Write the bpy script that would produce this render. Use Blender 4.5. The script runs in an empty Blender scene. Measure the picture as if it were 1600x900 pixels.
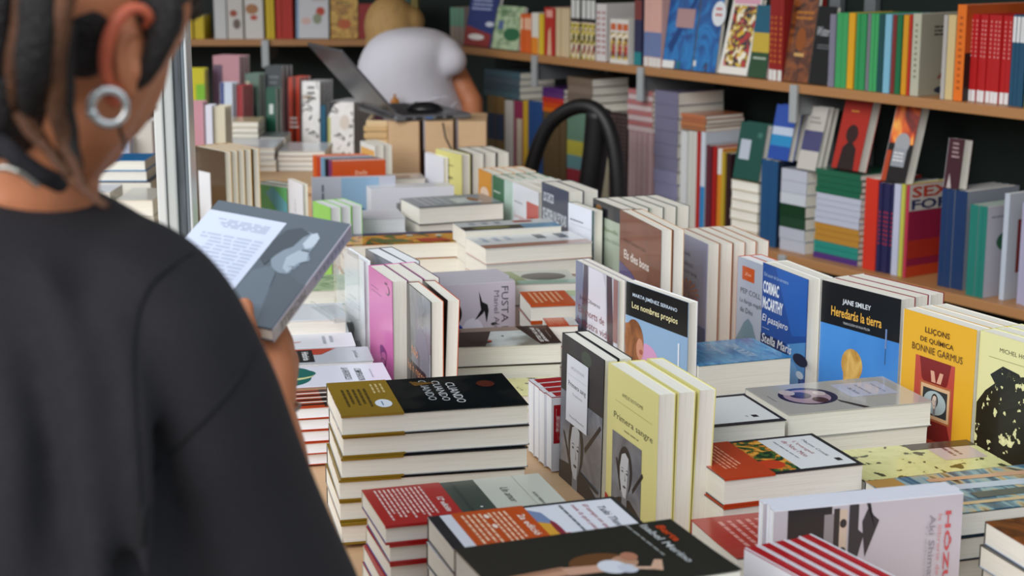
import bpy, bmesh, math, random
from mathutils import Vector, Matrix
random.seed(7)
# ---------------------------------------------------------------- camera model
F=2600.; PIT=math.radians(12.3); CZ=1.56; TZ=.79
cp,sp=math.cos(PIT),math.sin(PIT)
def ray(px,py):
    a=(px-800)/F; v=(py-450)/F
    return Vector((a,cp-v*sp,-(sp+v*cp)))
def U(px,py,z):                       # point of height z seen at a pixel
    r=ray(px,py); t=(z-CZ)/r.z
    return Vector((r.x*t,r.y*t,z))
def D(px,py,d):                       # point at depth d
    r=ray(px,py); return Vector((r.x*d,r.y*d,CZ+r.z*d))
def Y(px,py,y):                       # point on the frontal plane Y=y
    r=ray(px,py); t=y/r.y
    return Vector((r.x*t,y,CZ+r.z*t))
COL=bpy.context.scene.collection
# ---------------------------------------------------------------- materials
def lin(h):
    h=h.lstrip('#'); c=[int(h[i:i+2],16)/255 for i in (0,2,4)]
    return tuple((x/12.92 if x<=.04045 else ((x+.055)/1.055)**2.4) for x in c)+(1,)
_M={}
def mat(key,rough=.45,metal=0,coat=0,**kw):
    k=(key,rough,metal,coat)
    if k in _M: return _M[k]
    if key in ARTM:
        m=ARTM[key](); _M[k]=m; return m
    m=bpy.data.materials.new('surface_'+key.strip('#')); m.use_nodes=True
    b=m.node_tree.nodes['Principled BSDF']
    b.inputs['Base Color'].default_value=lin(key)
    b.inputs['Roughness'].default_value=rough; b.inputs['Metallic'].default_value=metal
    if coat: b.inputs['Coat Weight'].default_value=coat; b.inputs['Coat Roughness'].default_value=.08
    _M[k]=m; return m
def nodes(name):
    m=bpy.data.materials.new(name); m.use_nodes=True
    nt=m.node_tree; return m,nt,nt.nodes['Principled BSDF']
def ramp(nt,cols,interp='LINEAR',pos=None):
    r=nt.nodes.new('ShaderNodeValToRGB'); r.color_ramp.interpolation=interp
    el=r.color_ramp.elements
    while len(el)<len(cols): el.new(.5)
    for i,c in enumerate(cols):
        el[i].position=pos[i] if pos else i/max(1,len(cols)-1)
    for i,c in enumerate(cols): el[i].color=lin(c)
    return r
def noise_mat(name,cols,scale=30,stretch=(1,1,1),interp='LINEAR',pos=None,rough=.3,detail=3,coat=.3,dist=0.,bump=0,bscale=None):
    def f():
        m,nt,b=nodes(name)
        tc=nt.nodes.new('ShaderNodeTexCoord'); mp=nt.nodes.new('ShaderNodeMapping'); mp.inputs['Scale'].default_value=stretch
        nz=nt.nodes.new('ShaderNodeTexNoise'); nz.inputs['Scale'].default_value=scale; nz.inputs['Detail'].default_value=detail
        nz.inputs['Distortion'].default_value=dist
        r=ramp(nt,cols,interp,pos)
        nt.links.new(tc.outputs['Object'],mp.inputs[0]); nt.links.new(mp.outputs[0],nz.inputs[0]); nt.links.new(nz.outputs[0],r.inputs[0])
        nt.links.new(r.outputs[0],b.inputs['Base Color']); b.inputs['Roughness'].default_value=rough
        if coat: b.inputs['Coat Weight'].default_value=coat
        if bump:
            n2=nt.nodes.new('ShaderNodeTexNoise'); n2.inputs['Scale'].default_value=bscale or scale; n2.inputs['Detail'].default_value=4
            bp=nt.nodes.new('ShaderNodeBump'); bp.inputs['Strength'].default_value=bump; bp.inputs['Distance'].default_value=.01
            nt.links.new(tc.outputs['Object'],n2.inputs[0]); nt.links.new(n2.outputs[0],bp.inputs['Height']); nt.links.new(bp.outputs[0],b.inputs['Normal'])
        return m
    return f
P5=[.3,.42,.5,.58,.7]
ARTM={
 'pages':noise_mat('page_edges',['#d9d4c6','#e8e4d8','#edeadf'],6,(2,2,420),rough=.85,coat=0,detail=2,pos=[.3,.5,.7]),
 'pages_w':noise_mat('white_page_edges',['#dcdee0','#eceef0','#f2f3f4'],6,(2,2,420),rough=.85,coat=0,detail=2,pos=[.3,.5,.7]),
 'pages_t':noise_mat('tan_page_edges',['#a48c70','#b89d80','#c2a88c'],6,(2,2,260),rough=.85,coat=0,detail=2,pos=[.3,.5,.7]),
 'black_photo':noise_mat('dark_cover_photo',['#0b0d10','#14171a','#2b2a28','#1a1d20'],9,pos=[.3,.5,.62,.75],rough=.12,coat=.8),
 'grey_photo':noise_mat('grey_cover_photo',['#33373e','#565c66','#858b95','#454a53'],14,rough=.25,dist=1),
 'swirl_grey':noise_mat('grey_portrait_print',['#26282c','#55585d','#94979b','#34363a'],11,(1,.35,1),rough=.2,dist=2),
 'jungle':noise_mat('painted_fruit_print',['#123018','#39602a','#d8862a','#e8b44a','#b8321e'],26,interp='CONSTANT',pos=P5,dist=2.5,detail=4),
 'harvest':noise_mat('painted_orange_print',['#4b6b2c','#d9862c','#e6a236','#d8b036','#c5401f'],14,(1,1.6,1),interp='CONSTANT',pos=P5,dist=1.2,detail=1),
 'tree':noise_mat('painted_tree_print',['#0e120e','#12170f','#d9d8a0','#e8e6b0'],60,interp='CONSTANT',pos=[0,.3,.6,.68],detail=8),
 'tree_sparse':noise_mat('sparse_leaf_print',['#1c1f14','#3a3c22','#d5d28f','#dcd898'],45,interp='CONSTANT',pos=[0,.2,.4,.5],detail=8),
 'bluepaint':noise_mat('blue_painted_print',['#2a67b4','#3b7fcb','#4a8fd6','#3a78c4'],10,(1,.6,1),rough=.3),
 'blueface':noise_mat('deep_blue_print',['#0a1f4a','#10357c','#1d62b8','#7fb0dc'],12,pos=[.3,.45,.6,.78],rough=.25,dist=1),
 'bluewave':noise_mat('blue_wave_print',['#123b66','#1d6aa6','#5aa7cf','#b7d5de'],20,(1,3,1),rough=.2,dist=1.5),
 'lake':noise_mat('boat_painting_print',['#16364e','#2b5f7e','#7fa6b0','#c4a878','#1c2c38'],9,(1,2.6,1),pos=P5,dist=1.8),
 'leather':noise_mat('warm_print',['#5e3420','#7c4730','#8a5238'],16,rough=.35),
 'lilac':noise_mat('lilac_print',['#8f93b4','#a6a9c6','#b7b8cf'],7,rough=.35),
 'palm':noise_mat('palm_print',['#b86a50','#d88a62','#8f5648'],60,rough=.4),
 'redhair':noise_mat('painted_hair_print',['#3a1c10','#6b3c20','#a66a3c','#2c160d'],30,(1,.5,1),rough=.4,dist=2),
 'goldhair':noise_mat('gold_hair_print',['#4d2f14','#b98a3c','#e0bb6a','#5b3515'],38,(1,.5,1),rough=.4,dist=2),
 'flames':noise_mat('flame_print',['#120b0a','#a8300f','#ea6a1a','#f2b04a'],22,(1,.4,1),pos=[.35,.48,.6,.72],dist=1.5),
 'comic':noise_mat('comic_print',['#f0e8d8','#d8b020','#23262e','#b52a20','#e9e4da'],36,interp='CONSTANT',pos=P5,detail=2,dist=1),
 'collage':noise_mat('collage_print',['#18211c','#c8b23a','#e6ddc8','#8c2a22','#20202a'],42,interp='CONSTANT',pos=P5,detail=3),
 'manga':noise_mat('figure_drawing_print',['#eceae6','#f2f0ee','#2a2b31','#f0eeea','#b3a08a'],16,interp='CONSTANT',pos=[0,.4,.56,.62,.7],detail=2,dist=2),
 'bluecomic':noise_mat('blue_comic_print',['#0b2f66','#15549a','#1c7cc0','#0a2450','#c9563a'],12,(1,.6,1),pos=[.3,.45,.55,.66,.8],dist=2),
 'pastel':noise_mat('pastel_print',['#c9d8d0','#e8e6dc','#b7cfd6','#d9c9c4'],22,pos=[.3,.45,.6,.75],dist=1),
 'greenish':noise_mat('green_pastel_print',['#3f6a4a','#88a67c','#c3d4ae','#a2bd96'],20,pos=[.3,.42,.55,.7],dist=1.5),
 'goldart':noise_mat('gold_comic_print',['#5a3a12','#b4822a','#d8b04c','#8e5c1e'],26,pos=[.3,.45,.6,.75],dist=2),
 'rusty':noise_mat('rust_print',['#1a0e08','#5c2e12','#8c4c1c','#241208'],20,pos=[.3,.45,.6,.75],dist=1.5),
 'sketch':noise_mat('pencil_drawing_print',['#7d8286','#b9bdc0','#eceef0','#f2f3f4'],14,interp='CONSTANT',pos=[0,.38,.46,.6],dist=1.5),
 'fog':noise_mat('misty_valley_print',['#5c4a42','#8c8a80','#c9cfca','#e0e4e0'],10,(1,1,1),pos=[.3,.42,.52,.62],dist=.6),
 'wood_table':noise_mat('pale_wood_board',['#c49a70','#d2aa80','#c9a076'],9,(1,14,1),rough=.45,coat=.1,dist=.6),
 'wood_shelf':noise_mat('beech_shelf_board',['#9a6a40','#ad7c4e','#a3744a'],6,(1,1,22),rough=.45,coat=.1,dist=.5),
 'wood_box':noise_mat('plywood_box_board',['#bd9a72','#cdab84','#c4a27b'],14,(1,1,8),rough=.6,coat=0,dist=.6),
 'back_panel':noise_mat('dark_green_panel',['#06130f','#0a1b15','#08160f'],5,rough=.7,coat=0),
 'black_cloth':noise_mat('black_cotton_cloth',['#17161a','#1e1c21','#232026'],220,rough=.92,coat=0,bump=.08,bscale=900),
 'white_cloth':noise_mat('white_cotton_cloth',['#cdcbd4','#dad8e0','#d2cdd8'],8,rough=.92,coat=0,bump=.05,bscale=500),
 'skin':noise_mat('tanned_skin',['#b4704a','#c47c55','#bc754e'],30,rough=.5,coat=0,bump=.06,bscale=300),
 'skin_ear':noise_mat('flushed_skin',['#c0583a','#cc6344','#b9573c'],40,rough=.45,coat=0),
 'hair_dark':noise_mat('dark_brown_hair',['#080405','#120a08','#1f120c'],60,(1,1,.15),rough=.6,coat=0,bump=.6,bscale=260),
 'hair_light':noise_mat('light_brown_hair',['#2c190e','#5a351c','#7a4c2a'],90,(1,1,.2),rough=.6,coat=0,bump=.5,bscale=300),
 'hair_blond':noise_mat('blond_hair',['#8a6a40','#b59058','#a8834e'],60,(1,1,.3),rough=.6,coat=0,bump=.4,bscale=200),
 'brush':noise_mat('grey_brush_strip',['#1e2226','#3c4248','#5c646a','#2b3035'],120,(1,1,.06),rough=.7,coat=0),
 'paving':noise_mat('grey_paving',['#6a6762','#7c7974','#8a8680'],14,rough=.9,coat=0),
}
# ---------------------------------------------------------------- mesh buffer
class MB:
    def __init__(s): s.v=[]; s.f=[]; s.m=[]; s.mats=[]; s.smooth=[]
    def mi(s,m):
        if m not in s.mats: s.mats.append(m)
        return s.mats.index(m)
    def add(s,vs,fs,m,M=None,smooth=False):
        o=len(s.v); i=s.mi(m)
        s.v+=[tuple(M@Vector(v)) if M else tuple(v) for v in vs]
        for f in fs: s.f.append([o+k for k in f]); s.m.append(i); s.smooth.append(smooth)
    def box(s,a,b,m,M=None):
        x0,y0,z0=a;x1,y1,z1=b
        s.add([(x0,y0,z0),(x1,y0,z0),(x1,y1,z0),(x0,y1,z0),(x0,y0,z1),(x1,y0,z1),(x1,y1,z1),(x0,y1,z1)],
              [(0,3,2,1),(4,5,6,7),(0,1,5,4),(1,2,6,5),(2,3,7,6),(3,0,4,7)],m,M)
    def prism(s,pts,z0,z1,m,M=None):
        n=len(pts)
        s.add([(x,y,z0) for x,y in pts]+[(x,y,z1) for x,y in pts],
              [tuple(range(n))[::-1],tuple(range(n,2*n))]+[(i,(i+1)%n,n+(i+1)%n,n+i) for i in range(n)],m,M)
    def tube(s,path,radii,m,seg=10,M=None,cap=True):
        path=[Vector(p) for p in path]; n=len(path)
        if not hasattr(radii,'__len__'): radii=[radii]*n
        vs=[]; 
        t0=(path[1]-path[0]).normalized(); up=Vector((0,0,1)) if abs(t0.z)<.9 else Vector((1,0,0))
        nrm=t0.cross(up).normalized()
        for i,p in enumerate(path):
            t=(path[min(i+1,n-1)]-path[max(i-1,0)]).normalized()
            nrm=(nrm-t*nrm.dot(t)).normalized(); bn=t.cross(nrm)
            for k in range(seg):
                a=2*math.pi*k/seg; vs.append(p+(nrm*math.cos(a)+bn*math.sin(a))*radii[i])
        fs=[(i*seg+k,i*seg+(k+1)%seg,(i+1)*seg+(k+1)%seg,(i+1)*seg+k) for i in range(n-1) for k in range(seg)]
        if cap: fs+=[tuple(range(seg))[::-1],tuple((n-1)*seg+k for k in range(seg))]
        s.add(vs,fs,m,M,True)
    def ell(s,c,r,m,M=None,R=None,u=20,w=12):
        c=Vector(c); vs=[];fs=[]
        for j in range(w+1):
            th=math.pi*j/w
            for i in range(u):
                ph=2*math.pi*i/u
                v=Vector((r[0]*math.sin(th)*math.cos(ph),r[1]*math.sin(th)*math.sin(ph),r[2]*math.cos(th)))
                if R: v=R@v
                vs.append(c+v)
        for j in range(w):
            for i in range(u):
                a,b,cc,d=j*u+i,j*u+(i+1)%u,(j+1)*u+(i+1)%u,(j+1)*u+i
                if j==0: fs.append((a,cc,d))
                elif j==w-1: fs.append((a,b,d))
                else: fs.append((a,b,cc,d))
        s.add(vs,fs,m,M,True)
    def mesh(s,name):
        me=bpy.data.meshes.new(name); me.from_pydata(s.v,[],s.f)
        for m in s.mats: me.materials.append(m)
        me.polygons.foreach_set('material_index',s.m); me.polygons.foreach_set('use_smooth',s.smooth)
        me.update(); return me
def smooth_path(P_,k=5):
    P_=[Vector(p) for p in P_]; o=[]
    for i in range(len(P_)-1):
        p0=P_[max(i-1,0)];p1=P_[i];p2=P_[i+1];p3=P_[min(i+2,len(P_)-1)]
        for q in range(k):
            t=q/k; o.append(.5*((2*p1)+(p2-p0)*t+(2*p0-5*p1+4*p2-p3)*t*t+(3*p1-p0-3*p2+p3)*t**3))
    return o+[P_[-1]]
def link(name,me,parent=None,M=None):
    o=bpy.data.objects.new(name,me); COL.objects.link(o)
    if parent is not None: o.parent=parent
    if M is not None: o.matrix_local=M
    return o
def tag(o,label=None,cat=None,group=None,kind=None):
    if label: o['label']=label
    if cat: o['category']=cat
    if group: o['group']=group
    if kind: o['kind']=kind
    return o
def empty(name,M,label,cat,group=None):
    o=bpy.data.objects.new(name,None); COL.objects.link(o); o.empty_display_size=.05
    o.matrix_world=M if isinstance(M,Matrix) else Matrix.Translation(M)
    return tag(o,label,cat,group)
def bev(o,w=.002,seg=2):
    b=o.modifiers.new('soft_edges','BEVEL'); b.width=w; b.segments=seg; b.limit_method='ANGLE'; return o
def remesh(mb,name,vox,smooth=3,sub=0):
    me=mb.mesh(name); o=bpy.data.objects.new(name,me); COL.objects.link(o)
    r=o.modifiers.new('r','REMESH'); r.mode='VOXEL'; r.voxel_size=vox; r.use_smooth_shade=True
    if smooth:
        q=o.modifiers.new('s','SMOOTH'); q.iterations=smooth; q.factor=.6
    dg=bpy.context.evaluated_depsgraph_get(); out=bpy.data.meshes.new_from_object(o.evaluated_get(dg))
    bpy.data.objects.remove(o); out.name=name
    out.materials.clear(); out.materials.append(mb.mats[0])
    for p in out.polygons: p.use_smooth=True
    return out
# ---------------------------------------------------------------- lettering
_T={}
def text_geo(s,bold=0,shear=0):
    k=(s,bold,shear)
    if k in _T: return _T[k]
    cu=bpy.data.curves.new('lettering','FONT'); cu.body=s; cu.resolution_u=2; cu.offset=bold; cu.shear=shear; cu.size=1
    o=bpy.data.objects.new('lettering',cu); COL.objects.link(o)
    dg=bpy.context.evaluated_depsgraph_get(); me=bpy.data.meshes.new_from_object(o.evaluated_get(dg))
    vs=[(v.co.x,v.co.y) for v in me.vertices]; fs=[tuple(p.vertices) for p in me.polygons]
    bpy.data.objects.remove(o); bpy.data.curves.remove(cu); bpy.data.meshes.remove(me)
    if not vs: vs=[(0,0)];fs=[]
    xs=[v[0] for v in vs]; ys=[v[1] for v in vs]
    _T[k]=(vs,fs,min(xs),max(xs),min(ys),max(ys)); return _T[k]
def art_add(mb,art,W,H,z,gloss,rng):
    """art: printed shapes in fractions of the cover"""
    for i,a in enumerate(art):
        zz=z+.00025+.00006*i; k=a[0]; col=mat(a[-1] if k!='t' else a[6],*gloss)
        if k=='r':
            x0,y0,x1,y1=a[1]*W,a[2]*H,a[3]*W,a[4]*H
            mb.add([(x0,y0,zz),(x1,y0,zz),(x1,y1,zz),(x0,y1,zz)],[(0,1,2,3)],col)
        elif k=='e':
            cx,cy,rx,ry=a[1]*W,a[2]*H,a[3]*W,a[4]*H; n=28
            mb.add([(cx+rx*math.cos(2*math.pi*j/n),cy+ry*math.sin(2*math.pi*j/n),zz) for j in range(n)],[tuple(range(n))],col)
        elif k=='p':
            mb.add([(x*W,y*H,zz) for x,y in a[1]],[tuple(range(len(a[1])))],col)
        elif k=='l':
            x0,y0,x1,y1,n=a[1:6]; st=(y1-y0)/n
            for j in range(n):
                xa=x0; last=x1-(x1-x0)*rng.random()*.25
                while xa<last:
                    w=min((.05+.07*rng.random()),last-xa)
                    mb.add([(xa*W,(y0+st*j+st*.25)*H,zz),((xa+w)*W,(y0+st*j+st*.25)*H,zz),((xa+w)*W,(y0+st*j+st*.7)*H,zz),(xa*W,(y0+st*j+st*.7)*H,zz)],[(0,1,2,3)],col)
                    xa+=w+.018
        elif k=='t':
            _,s,x0,y0,w,h=a[:6]; opt=a[7] if len(a)>7 else {}
            vs,fs,ax,bx,ay,by=text_geo(s,opt.get('b',0),opt.get('s',0))
            W_,H_=w*W,h*H; rot=opt.get('r',0)
            if rot: W_,H_=h*H,w*W
            sx=W_/max(bx-ax,1e-6); sy=H_/max(by-ay,1e-6)
            if not opt.get('fit',1): sx=sy=min(sx,sy)
            pts=[]
            for x,y in vs:
                X,Yv=(x-ax)*sx,(y-ay)*sy
                if rot==90: X,Yv=w*W-Yv,X
                elif rot==-90: X,Yv=Yv,h*H-X
                pts.append((x0*W+X,y0*H+Yv,zz))
            mb.add(pts,fs,col)
# ---------------------------------------------------------------- books
CT=.0011
def cover_mesh(W,H,T,front,spine,back,art=(),spine_art=(),gloss=(.28,0,.35),curl=0,edge=None,seed=1):
    mb=MB(); g=gloss; fm=mat(front,*g); sm=mat(spine,*g); bm_=mat(back,*g)
    if curl:
        n=8; top=[];
        for i in range(n+1):
            x=W*i/n; z=T+curl*max(0,(i/n-.45)/.55)**2
            top.append((x,z))
        vs=[(x,0,z-CT) for x,z in top]+[(x,0,z) for x,z in top]+[(x,H,z-CT) for x,z in top]+[(x,H,z) for x,z in top]
        k=n+1; fs=[]
        for i in range(n):
            fs+=[(k+i,k+i+1,3*k+i+1,3*k+i),(i,2*k+i,2*k+i+1,i+1),(i,i+1,k+i+1,k+i),(2*k+i,3*k+i,3*k+i+1,2*k+i+1)]
        fs.append((n,2*k+n,3*k+n,k+n)); mb.add(vs,fs,fm)
    else: mb.box((0,0,T-CT),(W,H,T),fm)
    mb.box((-CT,0,0),(0,H,T),sm); mb.box((0,0,0),(W,H,CT),bm_)
    rng=random.Random(seed)
    if art: art_add(mb,art,W,H,T,g,rng)
    if curl:
        for i,(x,y,z) in enumerate(mb.v):
            if z>T+.0001 and i>=4*9: mb.v[i]=(x,y,z+curl*max(0,(x/W-.45)/.55)**2)
    if spine_art:
        sb=MB(); art_add(sb,spine_art,T,H,0,g,rng)
        M=Matrix(((0,0,-1,-CT),(0,1,0,0),(1,0,0,0),(0,0,0,1)))  # local x->z , z-> -x
        for i,f in enumerate(sb.f): pass
        o=len(mb.v); mb.v+=[tuple(M@Vector(v)) for v in sb.v]
        for f,mi in zip(sb.f,sb.m): mb.f.append([o+k for k in f][::-1]); mb.m.append(mb.mi(sb.mats[mi])); mb.smooth.append(False)
    return mb.mesh('cover')
def page_mesh(W,H,T,m='pages'):
    mb=MB(); e=.0012; n=6
    # slightly rounded fore edge block with a hollow spine fold
    pts=[(0,CT),(W-e,CT)]+[(W-e-.0008*math.sin(math.pi*i/n),CT+(T-2*CT)*i/n) for i in range(1,n)]+[(W-e,T-CT),(0,T-CT)]
    vs=[(x,e,z) for x,z in pts]+[(x,H-e,z) for x,z in pts]; k=len(pts)
    mb.add(vs,[tuple(range(k)),tuple(range(k,2*k))[::-1]]+[(i,k+i,k+(i+1)%k,(i+1)%k) for i in range(k)],mat(m))
    return mb.mesh('page_block')
def band_mesh(W,H,T,y0,y1,col,art=(),seed=3):
    mb=MB(); m=mat(col,.3,0,.3); b=.0006
    mb.box((0,y0*H,T+.0002),(W+b,y1*H,T+.0002+b),m); mb.box((0,y0*H,-b-.0002),(W+b,y1*H,-.0002),m); mb.box((-CT-b,y0*H,-b),(-CT,y1*H,T+b),m)
    mb.box((W,y0*H,T-.0022),(W+b,y1*H,T),m)
    mb.box((W,y0*H,0),(W+b,y1*H,.0022),m)
    if art: art_add(mb,art,W,H,T+.0009,(.3,0,.3),random.Random(seed))
    return mb.mesh('paper_band')
ORD=['','second','third','fourth','fifth','sixth','seventh','eighth','ninth','tenth','eleventh','twelfth','thirteenth','fourteenth']
BOOKS=[]
class Bk:
    """one kind of book: shared meshes for its pages, cover and band"""
    def __init__(s,W,H,T,front='#e8e8e8',spine=None,back=None,art=(),sart=(),pages='pages',band=None,bart=(),curl=0,gloss=(.28,0,.35)):
        s.W,s.H,s.T=W,H,T
        spine=spine or front; back=back or front
        s.cm=cover_mesh(W,H,T,front,spine,back,art,sart,gloss,curl); s.pm=page_mesh(W,H,T,pages)
        s.plain=cover_mesh(W,H,T,front if len(str(front))==7 else spine if len(str(spine))==7 else '#cfcfcf',spine,back,(),sart,gloss) if art or curl else s.cm
        s.bm=band_mesh(W,H,T,band[0],band[1],band[2],bart) if band else None
        s.bp=(band_mesh(W,H,T,band[0],band[1],band[2]) if bart else s.bm) if band else None
    def put(s,M,label,group=None,art=True,off=(0,0,0)):
        nm,ct='book','book'
        for w_,n_,c_ in (('magazine','magazine','magazine'),('notebook','notebook','notebook'),('booklet','booklet','booklet'),('comic','comic_book','comic'),('manga','comic_book','comic'),('album','picture_book','picture book'),('picture book','picture_book','picture book')):
            if w_ in label.split(' beside ')[0].split(' behind ')[0].split(' before ')[0].split(' above ')[0]: nm,ct=n_,c_; break
        r=empty(nm,M,label,ct,group); BOOKS.append(r); T=Matrix.Translation(off)
        link('page_block',s.pm,r,T); link('cover',s.cm if art else s.plain,r,T)
        if s.bm: link('paper_band',s.bm if art else s.bp,r,T)
        return r
def frame(o,x,y,z):
    return Matrix(((x[0],y[0],z[0],o[0]),(x[1],y[1],z[1],o[1]),(x[2],y[2],z[2],o[2]),(0,0,0,1)))
def pos_stack(i,n):
    if n==1: return ''
    if i==0: return ', topmost of its stack'
    if i==n-1: return ', bottom of its stack'
    return ', '+ORD[i]+' from stack top'
def pos_row(i,n):
    if n==1: return ''
    if i==0: return ', frontmost of its row'
    if i==n-1: return ', hindmost of its row'
    return ', '+ORD[i]+' from the front'
def stack(bk,desc,n,corner,ang,ztop,group=None,right=True,far=False,jit=1.,mixed=None,shift=None):
    """pile of flat books, tops to the right, fore-edge to the viewer. corner = pixel of near corner (right or left) of the top cover"""
    g=.0006+(.0014 if bk.bm else 0)
    a=math.radians(ang); y=Vector((math.cos(a),math.sin(a),0)); x=Vector((math.sin(a),-math.cos(a),0)); z=Vector((0,0,1))
    c=U(corner[0],corner[1],ztop)
    o0=c-(Vector() if far else x*bk.W)-(y*bk.H if right else Vector())
    ctr=o0+x*bk.W/2+y*bk.H/2
    zt=ztop; out=[]
    for i in range(n):
        k=bk if not mixed or i==0 else mixed[min(i-1,len(mixed)-1)]
        d=0 if i==0 else jit*random.uniform(-1.3,1.3)
        R=Matrix.Rotation(math.radians(d),3,'Z'); yy=R@y; xx=R@x
        sh=(x*random.uniform(-.004,.004)+y*random.uniform(-.005,.005))*jit if i else Vector()
        if shift and i: sh=sh+x*shift[0]+y*shift[1]
        zb=zt-k.T
        fore=x*bk.W/2  # keep fore edges together
        o=ctr+sh+fore-xx*k.W-yy*k.H/2; o.z=zb
        out.append(k.put(frame(o,xx,yy,z),desc+pos_stack(i,n),group,art=(i==0)))
        zt=zb-g
    return zt
def span(TL,TR,z): return (U(TR[0],TR[1],z)-U(TL[0],TL[1],z)).length
def row(bk,desc,n,TL,ztop,b=-70,group=None,jit=1.,gap=.0008,others=None,TR=None,lean=None,base=None,far=False):
    """upright books in a row, each behind the other. TL pixel = spine top of the front cover (TR: its fore-edge top gives the bearing)"""
    if TR:
        d=(U(TR[0],TR[1],ztop)-U(TL[0],TL[1],ztop)); b=math.degrees(math.atan2(d.y,d.x))
    a=math.radians(b); z=Vector((math.sin(a),-math.cos(a),0)); y=Vector((0,0,1))
    p=U(TL[0],TL[1],ztop); pos=0; o0=None
    for i in range(n):
        k=bk if not others or i==0 else others[min(i-1,len(others)-1)]
        d=jit*random.uniform(-.5,.5) if i else 0
        an=a+math.radians(d); xx=Vector((math.cos(an),math.sin(an),0)); zz=Vector((math.sin(an),-math.cos(an),0)); yy=y
        L=math.radians(lean[min(i,len(lean)-1)]) if lean else 0
        if L: yy=y*math.cos(L)-zz*math.sin(L); zz=zz*math.cos(L)+y*math.sin(L)
        if i==0: o0=p+z*(math.sin(L)*k.H-math.cos(L)*k.T); o0.z=(ztop-k.H*math.cos(L)) if base is None else base; pos=0
        else: pos+=k.T+gap+(.0016 if k.bm else 0)
        o=o0-z*pos+xx*(random.uniform(-.003,.003)*jit if i else 0)
        k.put(frame(o,xx,yy,zz),desc+pos_row(i,n),group,art=(i==0))
def lying(bk,desc,n,TL,ztop,a,group=None,others=None,right=False,base=None):
    """books standing on their fore-edge, spine up, covers to the viewer; TL pixel = near top-left corner of the front cover"""
    a=math.radians(a); y=Vector((math.cos(a),math.sin(a),0)); x=Vector((0,0,-1)); z=x.cross(y)
    p=U(TL[0],TL[1],ztop)
    if right: p=p-y*bk.H
    pos=0
    for i in range(n):
        k=bk if not others or i==0 else others[min(i-1,len(others)-1)]
        o=p-z*(k.T+pos)+y*(random.uniform(-.003,.003) if i else 0); o.z=ztop-k.W
        k.put(frame(o,x,y,z),desc+pos_row(i,n),group,art=(i==0),off=(-k.W,0,0))
        pos+=k.T+.0008+(.0016 if k.bm else 0)
# ================================================================ the table and what stands on it
C9='#e9e9e6'
def tt(txt_,x,y,w,h,c,**k): return ('t',txt_,x,y,w,h,c,k)
def face(cx,cy,s,skin='#a9acb2',hair='#1b1c1f',mid='#7c7f86'):
    return [('e',cx,cy+.10*s,.36*s,.38*s,hair),('p',[(cx-.15*s,cy-.75*s),(cx+.12*s,cy-.75*s),(cx+.12*s,cy-.2*s),(cx-.13*s,cy-.2*s)],mid),
            ('p',[(cx-.26*s,cy+.10*s),(cx-.25*s,cy-.08*s),(cx-.17*s,cy-.26*s),(cx-.07*s,cy-.36*s),(cx+.06*s,cy-.36*s),(cx+.16*s,cy-.26*s),(cx+.24*s,cy-.08*s),(cx+.25*s,cy+.12*s),(cx+.17*s,cy+.32*s),(cx,cy+.38*s),(cx-.18*s,cy+.32*s)],skin),
            ('p',[(cx+.06*s,cy-.36*s),(cx+.16*s,cy-.26*s),(cx+.24*s,cy-.08*s),(cx+.25*s,cy+.12*s),(cx+.17*s,cy+.3*s),(cx+.14*s,cy+.05*s),(cx+.12*s,cy-.15*s)],mid),
            ('p',[(cx-.20*s,cy+.095*s),(cx-.12*s,cy+.12*s),(cx-.04*s,cy+.095*s),(cx-.12*s,cy+.105*s)],hair),('p',[(cx+.04*s,cy+.095*s),(cx+.12*s,cy+.12*s),(cx+.2*s,cy+.095*s),(cx+.12*s,cy+.105*s)],hair),
            ('e',cx-.12*s,cy+.055*s,.045*s,.016*s,'#3a3c42'),('e',cx+.11*s,cy+.055*s,.045*s,.016*s,'#3a3c42'),
            ('p',[(cx+.0*s,cy+.06*s),(cx+.05*s,cy-.075*s),(cx-.03*s,cy-.085*s),(cx+.02*s,cy-.07*s)],mid),('e',cx,cy-.18*s,.075*s,.02*s,'#4c444a')]
# --- front piles
b=Bk(.155,.24,.0262,'black_photo','#26282c','#7b8086',gloss=(.1,0,.9),band=(.0,.33,'#8c6f1e'),
  bart=[('l',.25,.05,.8,.2,5,'#4a3c16'),('e',.72,.25,.12,.045,'#dfe6ee'),('l',.12,.22,.5,.3,3,'#c9b47c'),('r',.66,.24,.78,.247,'#6a86a8')],
  art=[tt('CUANDO',.08,.5,.62,.045,'#cfd2d4'),tt('CUANDO',.12,.57,.62,.045,'#e4e6e8'),tt('CUANDO',.2,.64,.62,.05,'#f2f3f4'),('e',.3,.86,.1,.05,'#5c2a20'),('p',[(.1,.45),(.25,.47),(.18,.6)],'#7a5a2e')])
stack(b,'black glossy paperback with a mustard band at bottom left',6,(533,651),13,.963,'black paperbacks with mustard bands',right=False)
b=Bk(.125,.218,.0208,'#c9cabd','#c9cabd','#1d2a7c',band=(.0,.43,'#b01f1f'),
  art=[('r',0,.42,1,.62,'#39463f'),('r',0,.48,1,.5,'#2a3733'),('e',.75,.55,.014,.008,'#f4f4f0'),tt('Un amor',.3,.72,.42,.045,'#3b3b38',s=.25),('r',0,.84,1,.842,'#8d8d82'),tt('ALBA MEIRA',.5,.87,.34,.018,'#4a4a46')],
  bart=[('l',.06,.05,.94,.32,11,'#e9c9c2'),tt('12ª edición',.4,.355,.4,.035,'#f6ece8',b=.02)])
stack(b,'cream paperback with a wide red band, blue back cover',5,(565,767),17,.911,'red-banded cream paperbacks',right=False,far=True)
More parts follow.
